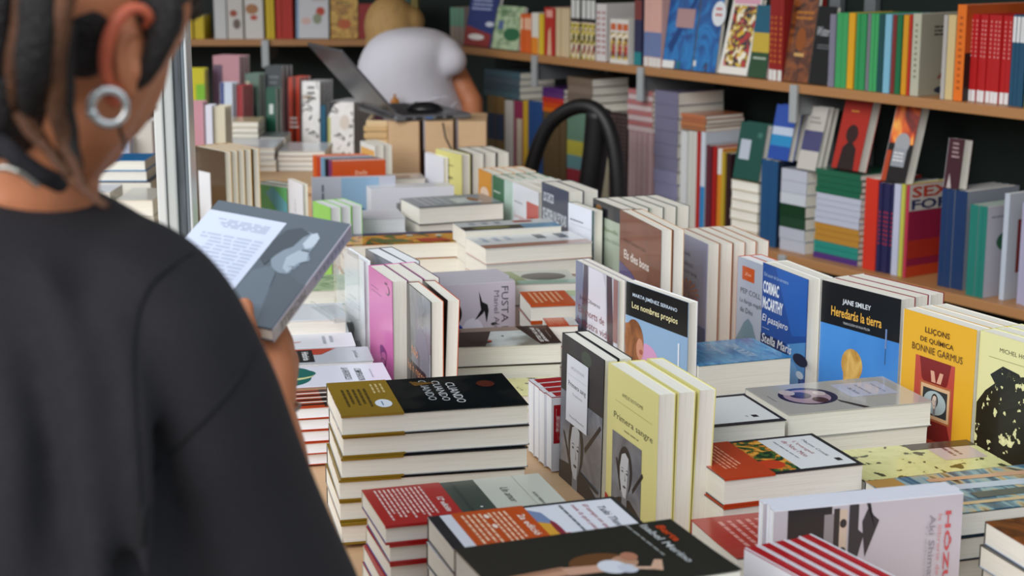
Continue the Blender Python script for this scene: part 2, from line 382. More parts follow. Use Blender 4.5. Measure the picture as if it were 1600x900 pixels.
b=Bk(.13,.215,.0265,'#e6e8f0','#2a2c30','#2a2c30',pages='pages',band=(.12,.5,'#c4501a'),
  art=[('r',0,0,1,.06,'#23252a'),('r',0,.5,.04,1,'#23252a'),('r',.96,.5,1,1,'#23252a'),('r',0,.975,1,1,'#23252a'),('p',[(.25,.5),(.95,.5),(.8,.6),(.4,.56)],'#e0a63c'),
   ('p',[(.1,.5),(.4,.5),(.5,.58),(.2,.56)],'#7d8fb4'),('e',.62,.57,.22,.018,'#8e2f3c'),('e',.8,.6,.1,.02,'#b8506a'),
   tt('Txiki Thaxter',.2,.86,.62,.04,'#55585e',s=.2),tt('El temps en què',.12,.79,.62,.035,'#b05a62',s=.2),tt('neix la que passa',.1,.73,.66,.035,'#b05a62',s=.2),('l',.08,.67,.8,.7,1,'#75787e')],
  bart=[('l',.08,.15,.92,.27,4,'#f2c8a8'),('l',.08,.29,.9,.4,4,'#f2c8a8'),tt('2a edició',.2,.43,.5,.04,'#f8e4d4',b=.02),('e',.16,.28,.05,.012,'#f8e4d4'),('e',.4,.28,.05,.012,'#f8e4d4')])
stack(b,'black-bordered white paperback under an orange band',5,(668,808),18,.935,'orange-banded white paperbacks',right=False,far=True)
def body_art():
    return [('e',.56,.5,.16,.13,'#6a4426'),('e',.6,.6,.1,.055,'#b98e74'),('p',[(.62,.1),(.72,.1),(.68,.36),(.6,.36)],'#c9987c'),('p',[(.58,.08),(.63,.1),(.6,.34),(.54,.34)],'#a87a60'),
     ('p',[(.56,.33),(.7,.33),(.72,.48),(.6,.5)],'#cfa088'),('e',.66,.53,.12,.06,'#d9dce4'),('e',.72,.58,.08,.04,'#c8ccd8'),('p',[(.7,.6),(.76,.62),(.82,.7),(.78,.72)],'#d9b49c'),('p',[(.78,.66),(.84,.7),(.66,.75),(.64,.72)],'#cfa88e'),
     ('e',.53,.64,.07,.035,'#b0785e'),('e',.86,.06,.05,.03,'#b98e74')]
b=Bk(.15,.235,.0335,'#23241f','#23241f','#2a2c2a',curl=.002,art=body_art()+[tt('Berta',.1,.89,.3,.04,'#c9461c',b=.02),tt('Isabel Merino',.05,.83,.72,.038,'#b9bcbc',b=.02),('l',.0,.77,.62,.79,1,'#9a9c98')])
stack(b,'near-black paperback with a reclining figure on its cover',5,(710,858),21,.965,'black paperbacks with reclining figures',right=False,far=True)
# --- behind the tall pile
b=Bk(.092,.24,.017,'#b8421f','#b8421f','#b8421f',pages='pages_w',art=[('r',.0,.42,1,.62,'#3a2620'),('r',0,.62,.4,.76,'#c9c4bc'),('r',0,.76,1,1,'#c9441e')]+[('r',.05+.13*i,.0,.11+.13*i,.6,'#e9dfd2' if i%2 else '#241a18') for i in range(7)])
stack(b,'orange paperback striped black and white behind the mustard-banded pile',5,(640,600),13,.88,'orange striped paperbacks',far=True)
b=Bk(.118,.215,.0145,'#e3e3ee','#b79c8c','#b79c8c',pages='pages_t',art=[('e',.55,.25,.4,.2,'#1f6a62'),('e',.3,.3,.28,.16,'#1f6a62'),('e',.75,.18,.3,.18,'#1f6a62'),('e',.45,.28,.24,.19,'#d9dc9c'),('e',.36,.32,.22,.17,'#1f6a62'),('p',[(.5,.1),(.56,.12),(.54,.2),(.47,.18)],'#1d3a50'),
   tt("L'EMPERADOR",.25,.77,.6,.05,'#26262c',b=.01),tt('LA VENTAFOCS I',.18,.68,.6,.05,'#26262c',b=.01),('l',.3,.87,.75,.89,1,'#b4b4c4')])
stack(b,'white paperback with a green moonlit night on its cover',6,(614,597),12,.885,'white paperbacks with green moons')
b=Bk(.09,.22,.0145,'#b9bec4','#b9bec4','#b9bec4',pages='pages_w',art=[('p',[(0,.2),(1,.2),(.9,.02),(0,.02)],'#b5432e'),('p',[(0,.36),(0,.76),(.42,.64),(.42,.36)],'#b5432e'),('p',[(.08,.26),(.92,.3),(.92,.58),(.08,.58)],'#1e2022'),
   tt('Història',.2,.5,.6,.05,'#f2f2f0',b=.02),tt('de la nit',.2,.42,.5,.05,'#f2f2f0',b=.02),tt('augusta',.25,.34,.55,.05,'#f2f2f0',b=.02),tt('Jordi Cussà',.25,.87,.5,.035,'#2c2e32',b=.01)])
stack(b,'grey paperback with a red diagonal and black title box',6,(584,563),11,.884,'grey paperbacks with red diagonals')
b=Bk(.092,.22,.0145,'#e4e6ea','#e4e6ea','#e4e6ea',pages='pages_w',art=[('p',[(.7,.3),(.8,.3),(.6,.6),(.55,.6)],'#c97a72'),('p',[(.85,.1),(.95,.12),(.8,.42),(.76,.4)],'#c0564a'),('e',.5,.45,.04,.06,'#d08a80'),('l',.2,.75,.8,.86,2,'#aeb4bc')])
stack(b,'white paperback with faint red scribbles on its cover',6,(556,540),10,.884,'white paperbacks with red scribbles')
b=Bk(.125,.24,.0262,'#e3e6ea','#e3e6ea','#e3e6ea',pages='pages')
stack(b,'thick plain white paperback below the clear acrylic stand',4,(541,498),9,.9,'thick plain white paperbacks')
b=Bk(.14,.24,.027,'greenish','#9fb08c','#7f8f78',pages='pages')
stack(b,'green pastel paperback left of the clear acrylic stand',4,(548,452),9,.9,'green pastel paperbacks')
# --- pink row and neighbours
b=Bk(span((576,414.7),(612,440),1.0),.21,.0268,'#cf6cac','#cf6cac','#5a3454',curl=0,art=[('l',.1,.85,.45,.865,1,'#8c3f7c'),('l',.1,.815,.6,.83,1,'#8c3f7c'),('e',.82,.9,.09,.035,'#5a2a54'),('e',.8,.905,.07,.028,'#cf6cac'),('e',.76,.95,.06,.008,'#5a2a54'),
   ('e',.6,.37,.14,.05,'#8a3a84'),('e',.63,.35,.1,.035,'#cf6cac'),('e',.55,.4,.09,.03,'#7a2f78'),('e',.6,.3,.1,.03,'#7a2f78'),('e',.6,.3,.07,.02,'#cf6cac'),
   ('e',.5,.14,.24,.09,'#74307a'),('e',.53,.12,.2,.08,'#cf6cac'),('e',.42,.15,.12,.07,'#74307a'),('e',.43,.14,.09,.06,'#cf6cac'),('p',[(.72,.0),(.78,.0),(.9,.2),(.86,.2)],'#74307a'),('p',[(.4,.0),(.44,.0),(.6,.22),(.58,.22)],'#74307a')])
row(b,'pink paperback with purple line drawing',3,(576,414.7),1.0,TR=(612,440),group='pink paperbacks with line drawings')
b=Bk(span((635.5,441),(673,472),1.0),.21,.0205,'#1b1a1c','#6a2c1c','#b8532c',curl=0,art=[('r',0,.42,1,1,'swirl_grey'),('p',[(0,0),(0,1),(.12,1),(.2,.4),(.1,0)],'#2b2b30'),('p',[(.35,.6),(.95,.36),(.98,.5),(.8,.7),(.5,.75)],'#7c8088'),('p',[(.95,.35),(1,.35),(1,.6),(.97,.6)],'#a9adb2'),
   tt('No',.22,.48,.26,.07,'#e59a64'),tt("he'n recordo",.06,.34,.88,.075,'#e59a64'),tt('de res',.2,.23,.42,.06,'#e59a64')])
row(b,'dark paperback with orange serif title and orange-edged cover',2,(635.5,441),1.0,TR=(673,472),group='dark paperbacks titled in orange',lean=[.5,2.2])
b=Bk(.14,.21,.025,'grey_photo','#4a4c50','#4a4c50',pages='pages_w')
row(b,'grey photographic paperback behind the pink row',2,(571,389),1.0,-66,group='grey photographic paperbacks')
b=Bk(.125,.21,.012,'#dfe2e6','#dfe2e6','#dfe2e6',pages='pages_w',curl=0,art=[('l',.15,.82,.5,.84,1,'#b4b9c0'),('l',.15,.78,.35,.8,1,'#b4b9c0'),('l',.2,.62,.6,.65,1,'#a2a8b0'),('l',.25,.55,.8,.6,2,'#a2a8b0'),('e',.35,.36,.12,.05,'#858a90'),('p',[(.25,.36),(.4,.36),(.5,.2),(.35,.18)],'#8a8f96'),('p',[(.3,.24),(.75,.3),(.9,.24),(.7,.12),(.45,.02),(.35,.02)],'#a3a8ae')])
row(b,'white paperback with grey drawing beside the acrylic stand',1,(538,388),1.0,TR=(572,411))
# --- spine-up books with a bird
b=Bk(.14,.2,.0225,'#c9c0cc','#d6d0da','#cbbcc6',pages='pages_w',curl=0,art=[('e',.62,.6,.17,.1,'#e2deec'),('e',.30,.40,.16,.07,'#131214'),('e',.38,.44,.14,.06,'#131214'),('e',.24,.38,.1,.06,'#131214'),('e',.66,.46,.14,.06,'#1e3f9c'),('e',.54,.80,.02,.03,'#2c2628'),('p',[(.10,.66),(.24,.69),(.28,.74),(.36,.75),(.52,.73),(.36,.71),(.40,.69),(.48,.62),(.34,.68),(.26,.67)],'#17161a'),
   tt('FUSTA DE ARA',.05,.87,1.1,.065,'#5b5760'),tt('Manel Alonso',.1,.8,.72,.05,'#7c7882')])
lying(b,'lilac paperback standing spine-up with black bird on cover',5,(805,440),.93,16,group='lilac spine-up paperbacks',right=True)
b=Bk(.125,.175,.0335,'fog','#2c211c','#1c1512',art=[('p',[(0,0),(1,0),(1,.28),(.55,.36),(.2,.42),(0,.3)],'#41322c'),('p',[(.6,.1),(.95,.2),(.8,.36),(.7,.3)],'#2e2420'),('r',.0,.0,.22,.7,'#a08a7c'),('p',[(0,.68),(1,.8),(1,1),(0,1)],'#33231f'),('e',.12,.12,.06,.02,'#9c2f26'),('e',.74,.35,.05,.02,'#c0563c'),('e',.5,.5,.03,.012,'#55605c'),
   tt('UN PARADÍS',.18,.86,.72,.038,'#ece8e2',b=.03,s=.2),tt('EN UN CELLER',.12,.81,.78,.038,'#ece8e2',b=.03,s=.2),('l',.3,.93,.7,.95,1,'#8f8078')])
stack(b,'brown landscape paperback with white slanted title',3,(878,536),10,.895,'brown landscape paperbacks')
b=Bk(.1,.175,.0245,'tree_sparse','#d9d48c','#d9d48c')
stack(b,'pale yellow speckled paperback before the brown landscape pile',2,(880,588),9,.841,'speckled yellow paperbacks',far=True)
b=Bk(.11,.15,.0245,'#dcdde4','#a31c22','#dcdde4',pages='pages_w',art=[('r',.02,.0,.2,.001,'#a31c22'),('r',.1,.02,.62,.13,'#9c1a24'),tt('Galaxia Gutenberg',.14,.045,.44,.06,'#e8c8cc',r=-90)],sart=[('r',.0,.0,.08,1,'#e6e6ea'),('r',.92,.0,1,1,'#e6e6ea'),('r',.0,.0,1,.05,'#e6e6ea')])
lying(b,'white paperback with red spine up beside dark portrait book',4,(862,622),.902,18,group='red-spined white paperbacks')
# --- portrait books
Wd=span((879,520),(944.4,563.4),1.0)
gl=(.38,0,.08)
b=Bk(Wd,.21,.0195,'#24262a','#202226','#202226',gloss=gl,art=[('r',0,0,1,.62,'grey_photo'),('r',.0,.82,1,1,'#2b2b2e'),('e',.6,.93,.12,.05,'#3c4a3c'),('p',[(.08,.34),(.12,.34),(.3,.14),(.26,.12)],'#141518'),('p',[(.95,.56),(.98,.54),(.62,.3),(.6,.33)],'#141518'),
   ('p',[(0,.12),(.5,.16),(1,.04),(1,0),(0,0)],'#121316')]+face(.40,.25,.50,'#c2c5ca')+[('r',.15,.43,.66,.885,'#dfe2ea'),tt('AMÉLIE NOTHOMB',.25,.8,.32,.024,'#8c9096'),('r',.18,.755,.63,.757,'#9a9ea6'),tt('Primera sang',.2,.67,.42,.045,'#33363c'),tt('Traducció',.3,.63,.24,.016,'#9a9ea6'),tt('Premi Renaudot',.25,.47,.34,.016,'#9a9ea6'),('p',[(.52,.13),(.95,.1),(.95,.12),(.52,.15)],'#141518')])
row(b,'dark grey portrait paperback with white title box',2,(879,520),1.0,TR=(944.4,563.4),group='dark portrait paperbacks',lean=[1,1])
Wa=span((951,566.8),(1028.6,616.7),1.0)
b=Bk(Wa,.205,.0235,'#e2db92','#dcd48a','#dcd48a',gloss=gl,art=[tt('AMÉLIE NOTHOMB',.3,.84,.42,.03,'#7c7850'),('r',.16,.79,.9,.793,'#a8a268'),tt('Primera sangre',.14,.66,.78,.055,'#55523a'),('l',.36,.62,.66,.64,1,'#8e8a5c'),('r',.12,.04,.72,.585,'grey_photo'),
   ('p',[(.2,.42),(.24,.42),(.34,.24),(.3,.22)],'#1a1b1e'),('p',[(.74,.44),(.76,.42),(.56,.26),(.55,.29)],'#1a1b1e'),('p',[(.12,.04),(.72,.04),(.72,.14),(.5,.2),(.3,.18),(.12,.12)],'#131417')]+face(.40,.34,.40,'#c6c9cd')+[('p',[(0,.14),(0,.02),(.9,-.0),(.5,.0)],'#b81d14')])
row(b,'yellow portrait paperback with a black and white photo',3,(951,566.8),1.0,TR=(1028.6,616.7),group='yellow portrait paperbacks',lean=[.5,1.2,2.2],gap=.001,jit=.3)
# --- behind: white gown and black title books
Wm=span((900,406),(966,439),1.0)
b=Bk(Wm,.21,.013,'#c9cad4','#d4cfd0','#b9aeb0',art=[('r',0,0,.18,1,'#77809a'),('p',[(.1,0),(.2,0),(.32,.6),(.3,1),(.2,1)],'#4c4450'),('p',[(.24,0),(.8,0),(.72,.9),(.65,1),(.33,1),(.3,.6)],'#e2e0ea'),('p',[(.8,0),(.92,0),(.9,.6),(.86,1),(.74,1)],'#4a3a42'),('r',.9,.5,1,1,'#9c7470'),('r',.92,0,1,.5,'#d9dae4'),
   tt('Joan Olivares',.1,.69,.5,.045,'#4c3c40'),tt('Els morts de',.08,.585,.62,.06,'#7c3038'),tt('la nostra vida',.06,.49,.76,.06,'#7c3038')])
row(b,'white-gowned figure paperback with red serif title',2,(900,406),1.0,TR=(966,439),group='white gown paperbacks')
Wn=span((978.6,439),(1075.5,473),1.0)
b=Bk(Wn,.215,.0175,'#8fb0d2','#e3e2e6','#e3e2e6',gloss=gl,art=[('r',0,.745,1,1,'#101113'),('e',.36,.45,.2,.13,'#d29cc4'),('e',.15,.56,.16,.17,'redhair'),('p',[(.0,.36),(.22,.38),(.2,.6),(.1,.7),(0,.68)],'redhair'),('e',.25,.52,.06,.08,'#c98c72'),('e',.27,.5,.03,.02,'#a85c4c'),('e',.8,.38,.18,.09,'#4a2a20'),('e',.88,.36,.07,.06,'#8a5238'),('r',.86,.5,.885,.68,'#dfe6f0'),('r',.868,.36,.878,.5,'#3c4868'),
   tt('MARTA JIMÉNEZ SERRANO',.12,.895,.72,.042,'#cfe0f0',b=.01),tt('Los nombres propios',.11,.80,.74,.062,'#efe6b0',b=.01)])
row(b,'blue and black paperback with a pink disc on its cover',1,(978.6,439),1.0,TR=(1075.5,473))
# --- row with the palm
b=Bk(span((1052.5,357.5),(1105.6,381.5),1.0),.21,.0236,'lilac','#c9b09c','#a4643c',art=[tt('Eva Losada',.1,.82,.42,.04,'#4c4c60'),tt("D'un silenci",.1,.73,.5,.045,'#4c4c60'),tt('amb molt fang',.1,.65,.62,.045,'#4c4c60')]+[('p',[(.48,.5),(.48+.34*math.cos(t),.5+.12*math.sin(t)),(.48+.30*math.cos(t+.22),.5+.11*math.sin(t+.22))],'palm') for t in [x*.42 for x in range(15)]]+[('r',.45,.28,.52,.5,'#8a4a3c'),('r',0,0,1,.25,'#5a6c94'),('e',.4,.3,.25,.06,'#a86c54')])
row(b,'lilac paperback with orange palm tree on cover',5,(1052.5,357.5),1.0,TR=(1105.6,381.5),group='lilac palm tree paperbacks')
b=Bk(.225,.24,.021,'leather','#6a3c26','#c49a74',art=[tt('Anna Portnou Lluís',.1,.77,.55,.035,'#4c2a1c'),tt('Els dies bons',.12,.64,.62,.07,'#e8ddd4',b=.02),('p',[(0,0),(1,0),(1,.46),(.55,.48),(.3,.56),(0,.6)],'#3c2f70'),('l',.04,.06,.44,.5,11,'#a9a0cc'),('l',.5,.06,.95,.42,9,'#a9a0cc')])
row(b,'brown paperback with purple band and white title',2,(969,327.5),1.04,TR=(1033.5,360.5),group='brown and purple paperbacks',base=.8)
b=Bk(.15,.22,.028,'#aab6a4','#1c1c20','#1c1c20',art=[('r',0,.86,1,1,'#1e1d26'),('e',.2,.93,.1,.03,'#8a5c2a'),tt('John Banville',.05,.73,.8,.05,'#6a7a4c'),tt('Las singularidades',.05,.64,.9,.05,'#8f9a88'),('e',.62,.24,.34,.18,'#3a302c'),('r',0,0,1,.12,'#8fa088')])
row(b,'pale green paperback with black top strip',5,(927,309.5),1.015,-70,group='pale green paperbacks with black tops')
# --- blue books at right
b=Bk(.1,.19,.0235,'#a9b2c2','#c04a1c','#c04a1c',pages='pages_w',art=[('r',.18,.8,.62,.93,'#c25220'),tt('Zuu',.28,.85,.22,.03,'#f0c8a8',s=.3),tt('PEP COLL',.14,.67,.72,.05,'#3c4048'),tt('La llarga migdiada',.12,.57,.95,.05,'#3c4048'),tt('de Déu',.14,.49,.45,.05,'#3c4048'),('p',[(0,.1),(0,.2),(.3,.4),(.45,.45),(.6,.4),(.9,.15),(.9,.1)],'#6f8a98'),('r',0,0,1,.12,'#9c8c8c'),('p',[(.0,.0),(.6,.0),(.3,.16)],'#b4a8a4')])
row(b,'pale blue paperback with an orange publisher square',2,(1153,400),.983,-69,group='pale blue mountain paperbacks')
b=Bk(span((1192.5,410),(1262.7,437),1.0),.21,.0238,'blueface','#dcdcd8','#dcdcd8',gloss=gl,art=[('r',0,.42,1,1,'#174a96'),('p',[(.3,1),(1,1),(1,.55),(.7,.5)],'#1e5cae'),('p',[(.6,.42),(1,.5),(1,.2),(.75,.2)],'#4d8cc6'),('e',.9,.34,.16,.05,'#0c1d3c'),('e',.72,.16,.16,.14,'#6fa4d4'),('e',.9,.22,.08,.03,'#d0e0ee'),('p',[(0,0),(.6,0),(.55,.12),(.7,.3),(.5,.42),(0,.42)],'#0d2758'),('e',.86,.1,.05,.03,'#12254c'),
   tt('Del autor de La carretera',.04,.9,.55,.03,'#a9c4e4',s=.15),tt('CORMAC',.03,.76,.36,.1,'#e6ecf4',b=.035),tt('McCARTHY',.03,.63,.46,.1,'#e6ecf4',b=.035),tt('El pasajero',.03,.51,.58,.075,'#f0f2f4',s=.2),('r',.04,.47,.2,.473,'#cfd8e4'),tt('Stella Maris',.03,.35,.68,.075,'#f0f2f4',s=.2)])
row(b,'deep blue paperback with white block lettering',2,(1192.5,410),1.0,TR=(1262.7,437),group='deep blue paperbacks')
b=Bk(span((1284.8,437),(1408.8,468),1.0),.21,.0305,'#dfdcda','#dad8d4','#7c1c26',gloss=gl,art=[('r',0,0,1,.67,'bluepaint'),('r',0,.67,1,1,'#0f1114'),('p',[(.34,.1),(.5,.1),(.54,.36),(.32,.36)],'goldhair'),('e',.43,.40,.135,.125,'goldhair'),('p',[(.5,.1),(.58,.1),(.57,.28),(.52,.3)],'#b84a24'),('e',.1,.14,.1,.06,'#2a1f3a'),('e',.1,.0,.1,.06,'#2a1f3a'),('r',.83,.6,.85,.75,'#6f86b4'),('r',.836,.48,.843,.6,'#3a4868'),
   tt('JANE SMILEY',.28,.845,.36,.05,'#dfe4ea',b=.015),tt('Heredarás la tierra',.14,.745,.64,.075,'#e6b04a',b=.015),tt('TRADUCCIÓN DE INGA PELLISA',.3,.7,.34,.022,'#c8ccd0')])
row(b,'blue paperback with black title block and golden braid',3,(1284.8,437),1.0,TR=(1408.8,468),group='golden braid paperbacks')
b=Bk(span((1413,482),(1526,516),1.0),.21,.026,'#e2ac2c','#d9d5cc','#d9d5cc',gloss=gl,art=[('r',.2,0,.75,.7,'#b9483c'),('p',[(.26,.7),(.7,.7),(.66,.55),(.6,.5),(.66,.3),(.75,.12),(.24,.12),(.32,.3),(.38,.5),(.3,.55)],'#7c1c1e'),('p',[(.42,.62),(.47,.62),(.5,.54),(.44,.54)],'#d9a58c'),('p',[(.55,.62),(.6,.62),(.57,.54),(.51,.54)],'#d9a58c'),('r',.28,.26,.72,.53,'#b0623c'),('r',.3,.275,.7,.515,'#d8b48c'),('r',.33,.3,.67,.49,'#2c3438'),('e',.5,.395,.155,.085,'#a9bcc0')]+face(.5,.4,.13,'#d8c8bc','#2a1c18')+[
   tt('LLIÇONS',.32,.87,.34,.05,'#4c2f14',b=.01),tt('DE QUÍMICA',.26,.805,.46,.05,'#4c2f14',b=.01),tt('BONNIE GARMUS',.15,.735,.7,.05,'#5c3d1c')])
row(b,'yellow paperback with red-dressed woman carrying a television',3,(1413,482),1.0,TR=(1526,516),group='yellow television paperbacks')
b=Bk(.155,.21,.026,'#dedba2','#d8d59c','#d8d59c',gloss=gl,art=[('p',[(0,.06),(1,.06),(1,.86),(.6,.78),(.3,.72),(.1,.6),(0,.5)],'tree'),('p',[(.15,.72),(.3,.8),(.5,.78),(.6,.7),(.3,.6)],'tree'),tt('MICHEL HOUELLEBECQ',.25,.885,.66,.035,'#55533c'),('r',.12,.84,.94,.843,'#8c8a5c'),tt('Aniquilación',.35,.71,.52,.07,'#3c3b2c'),('p',[(0,0),(0,.16),(.9,.02),(.9,0)],'#b3101a'),('l',.05,.02,.3,.04,1,'#e8c8c0')])
row(b,'pale yellow paperback with a black tree silhouette',3,(1533,516),1.0,-62,group='black tree paperbacks')
# --- right piles
b=Bk(.135,.16,.052,'bluewave','#1c3c66','#1c3c66',art=[tt('CORMAC McCARTHY',.2,.6,.6,.12,'#b8d0e4',b=.02),tt('El pasajero',.1,.4,.5,.08,'#cfdce8',s=.2)],curl=.001)
stack(b,'thick blue paperback lying flat before the deep blue row',2,(1237,558.7),19,.9,'thick blue paperbacks')
b=Bk(.135,.172,.0265,'#23262c','#23262c','#23262c',art=[('r',.06,.0,.94,.965,'#e4e6e4'),('r',.74,.78,.82,.83,'#26282c'),('l',.74,.72,.8,.76,1,'#aab0b4')])
stack(b,'white paperback with thick black frame left of grey pile',4,(1229,656),17,.899,'black-framed white paperbacks')
b=Bk(.14,.225,.0355,'#b7b5b0','#c4c2bc','#b9b7b2',gloss=(.12,0,.8),art=[('r',.14,.56,.62,.9,'#c4c8dc'),tt('La dependienta',.22,.7,.34,.03,'#5c6078'),tt('de fusta',.3,.63,.24,.03,'#5c6078'),('l',.22,.82,.55,.84,1,'#8a8ea4'),('e',.46,.3,.3,.19,'#2c2a4c'),('e',.48,.29,.25,.15,'#b49aa8'),('e',.42,.26,.12,.07,'#3a3050'),('e',.62,.34,.1,.05,'#4c3038'),('e',.4,.4,.08,.04,'#d8c8c8'),('e',.3,.2,.1,.05,'#cfc0c0'),('p',[(.66,.44),(.74,.44),(1,.52),(1,.56)],'#33262a'),('l',.35,.04,.6,.06,1,'#9a98a0')],sart=[])
stack(b,'thick grey glossy paperback with round spectacles motif',3,(1232,648),17,.899,'thick grey glossy paperbacks',right=False)
b=Bk(.135,.192,.0345,'#22252b','#22252b','#22252b',band=(.0,.36,'#b8401c'),bart=[('l',.1,.08,.8,.24,5,'#e6a080')],art=[('r',.05,.0,.95,.965,'#e2e5e6'),('r',.05,.0,.95,.56,'jungle'),('e',.75,.42,.13,.09,'#c4401c'),tt('Maryse Condé',.16,.84,.52,.035,'#4a5058',s=.1),tt("L'evangeli",.18,.765,.4,.04,'#a8606a'),tt('de Nou Món',.14,.7,.5,.04,'#a8606a'),('l',.14,.64,.7,.66,1,'#80868c'),('r',.76,.87,.84,.91,'#2a2c30')])
stack(b,'black-bordered white paperback with painted fruit and orange band',3,(1350,725),18,.9,'painted fruit paperbacks')
b=Bk(.135,.235,.0255,'#a62b20','#a62b20','#d8d8d4',curl=.003,art=[('l',.12,.1,.9,.9,16,'#cf8a80')])
stack(b,'cream paperback with a plain brick-red wrapper',3,(1080,812),16,.868,'brick-red wrapped paperbacks',right=False,far=True)
b=Bk(.125,.22,.022,'tree_sparse','#d5d196','#d5d196',art=[('r',.1,.66,.6,.95,'#cbb8b0'),('l',.2,.74,.5,.84,2,'#7a5a5c'),('r',.0,.55,.2,1,'#2a211c')])
stack(b,'yellow leaf-speckled paperback beside the painted fruit pile',3,(1350,752),15,.859,'leaf-speckled paperbacks',right=False)
b=Bk(.14,.25,.0285,'lake','#1e2c38','#1e2c38',curl=.002,pages='pages',art=[('r',0,.0,1,.16,'#b58a4a'),('l',.1,.02,.9,.14,4,'#e0d4b4'),('p',[(.3,.1),(.42,.1),(.5,1),(.36,1)],'#b8c4d4'),('p',[(.12,.3),(.2,.3),(.26,1),(.16,1)],'#c89a7c'),('p',[(.75,.1),(.82,.1),(.86,1),(.78,1)],'#c8ac84'),('r',.55,.4,.7,.9,'#1a2f44')])
stack(b,'dark blue paperback with painted boat on its cover',3,(1352,752),17,.879,'painted boat paperbacks',right=False,far=True)
b=Bk(.135,.24,.0268,'rusty','#4c4a44','#8c98ac',art=[('r',.0,.2,1,1,'#5a4a3a'),('e',.4,.5,.3,.2,'#8c7a58')])
stack(b,'brown-covered cream paperback at the right end of table',4,(1540,815),17,.9,'brown-covered paperbacks',right=False,far=True)
# --- hozuki and the striped books
b=Bk(.148,.228,.0125,'#bdb4bc','#dfe0ea','#dfe0ea',pages='pages_w',art=[('r',.0,.07,.72,.3,'#1c1a22'),('p',[(.3,.13),(.4,.14),(.7,.2),(.74,.36),(.56,.36),(.3,.26)],'#a88a6c'),('r',.06,.26,.55,.31,'#8c8488'),('r',.02,.31,.6,.34,'#26242a'),('r',.03,.34,.55,.38,'#c9b2a0'),('e',.14,.36,.035,.018,'#26242a'),('e',.36,.36,.035,.018,'#26242a'),('p',[(.0,.39),(.5,.39),(.62,.43),(.42,.44),(.24,.47),(.2,.44),(.0,.44)],'#2b2a33'),
   ('p',[(0,.48),(.1,.52),(.14,.55),(.22,.53),(.42,.48),(.3,.47),(.14,.46),(0,.5)],'#2b2a33'),('e',.53,.47,.03,.035,'#c0564c'),('r',.55,.2,.62,.44,'#c04a40'),('p',[(.72,.0),(.74,.3),(.9,.36),(1,.3),(1,0)],'#34323c'),('r',.5,.5,.502,.505,'#c04a40'),
   ('p',[(.55,.48),(.8,.49),(.9,.56),(1,.56),(1,.48)],'#5c4c50'),('e',.98,.66,.3,.13,'#1d1a1f'),('p',[(.85,.5),(.95,.52),(1,.56),(1,.49)],'#e8e4ea'),
   tt('HÔZUKI,',.12,.9,.86,.045,'#c24a50',b=.02),tt('la llibreria de Mitsuko',.14,.868,.82,.02,'#cf8c90'),tt('Aki Shimazaki',.14,.82,.66,.033,'#8f8a94',b=.005),tt('Traducció',.2,.8,.5,.012,'#a9a4ac')])
lying(b,'pale lilac paperback standing spine-up with pagoda drawing',3,(1210,800),.94,15,group='pagoda paperbacks')
b=Bk(.14,.2,.0165,'#e0dfe6','#a51a22','#e0dfe6',pages='pages_w',sart=[('r',0,0,.16,1,'#e4e4ea'),('r',.86,0,1,1,'#e4e4ea'),('r',0,.92,1,1,'#e4e4ea'),('r',.3,.2,.6,.9,'#b52c34')])
lying(b,'white paperback with red spine up before the pagoda book',5,(1163,858),.935,-62,group='red-spined paperbacks in front')
# --- middle piles
b=Bk(.127,.222,.031,'#e0e2e2','#d8d8d2','#b98a74',art=[('r',.72,0,1,1,'#a97c68'),('l',.12,.06,.5,.4,3,'#b4c0d0'),('l',.1,.55,.5,.95,2,'#5c6670')])
stack(b,'thick white paperback with a rose-brown strip',5,(758.7,389),19,.95,'rose-brown stripped paperbacks',right=False)
b=Bk(.128,.24,.0325,'harvest','#1a1512','#7c2c1c',art=[('r',0,0,.22,1,'#33305c'),('e',.3,.6,.06,.03,'#e8e4d4'),('r',.94,0,1,1,'#14110e'),('p',[(.55,.2),(.9,.3),(.85,.6),(.6,.5)],'#4c6a34'),('p',[(.6,.62),(.9,.65),(.88,.95),(.66,.85)],'#c0351c'),('e',.4,.85,.08,.03,'#e8e0d0')])
stack(b,'thick paperback with an orange and green harvest painting',4,(722,377),12,.924,'harvest painting paperbacks')
b=Bk(.115,.125,.0405,'#bcc0b4','#2c2620','#2c2620',art=[('p',[(0,0),(1,0),(1,.3),(0,.12)],'#7f8f54'),('e',.45,.55,.28,.34,'#2b2622'),('r',.75,.1,1,1,'#8fae9c')])
stack(b,'pale green paperback with a dark ellipse on cover',3,(905,441),9,.915,'dark ellipse paperbacks')
b=Bk(.11,.165,.029,'#c8d0cc','#241c18','#241c18',band=(.0,.5,'#c4521a'),bart=[('l',.1,.06,.9,.42,6,'#eab48c')],art=[('r',0,.5,.4,1,'#b9c8a0'),('r',.4,.55,.9,1,'#a9c4cc'),('l',.4,.55,.8,.9,3,'#5c7c88')])
stack(b,'pale paperback with orange band beside the lilac books',4,(829,478),10,.915,'orange-banded pale paperbacks',right=False)
b=Bk(.06,.052,.035,'#b9441a','#e0e0dc','#e0e0dc',art=[('l',.1,.08,.9,.6,7,'#e0946c'),('r',0,.7,1,1,'#c8ccc8')])
stack(b,'orange-topped paperback behind the brown landscape pile',3,(848,497),8,.898,'orange-topped paperbacks',right=False,far=True)
b=Bk(.14,.2,.038,'#9aa0a4','#1c1e22','#2a2c30',art=[('l',.1,.1,.9,.45,4,'#c9ccd0'),('r',.3,.5,.8,.8,'pastel'),('e',.5,.75,.2,.06,'#a8763c'),('r',.94,0,1,1,'#202226')])
stack(b,'thick dark-edged paperback left of the white and red book',4,(655,325),21,.95,'thick dark-edged paperbacks',right=False)
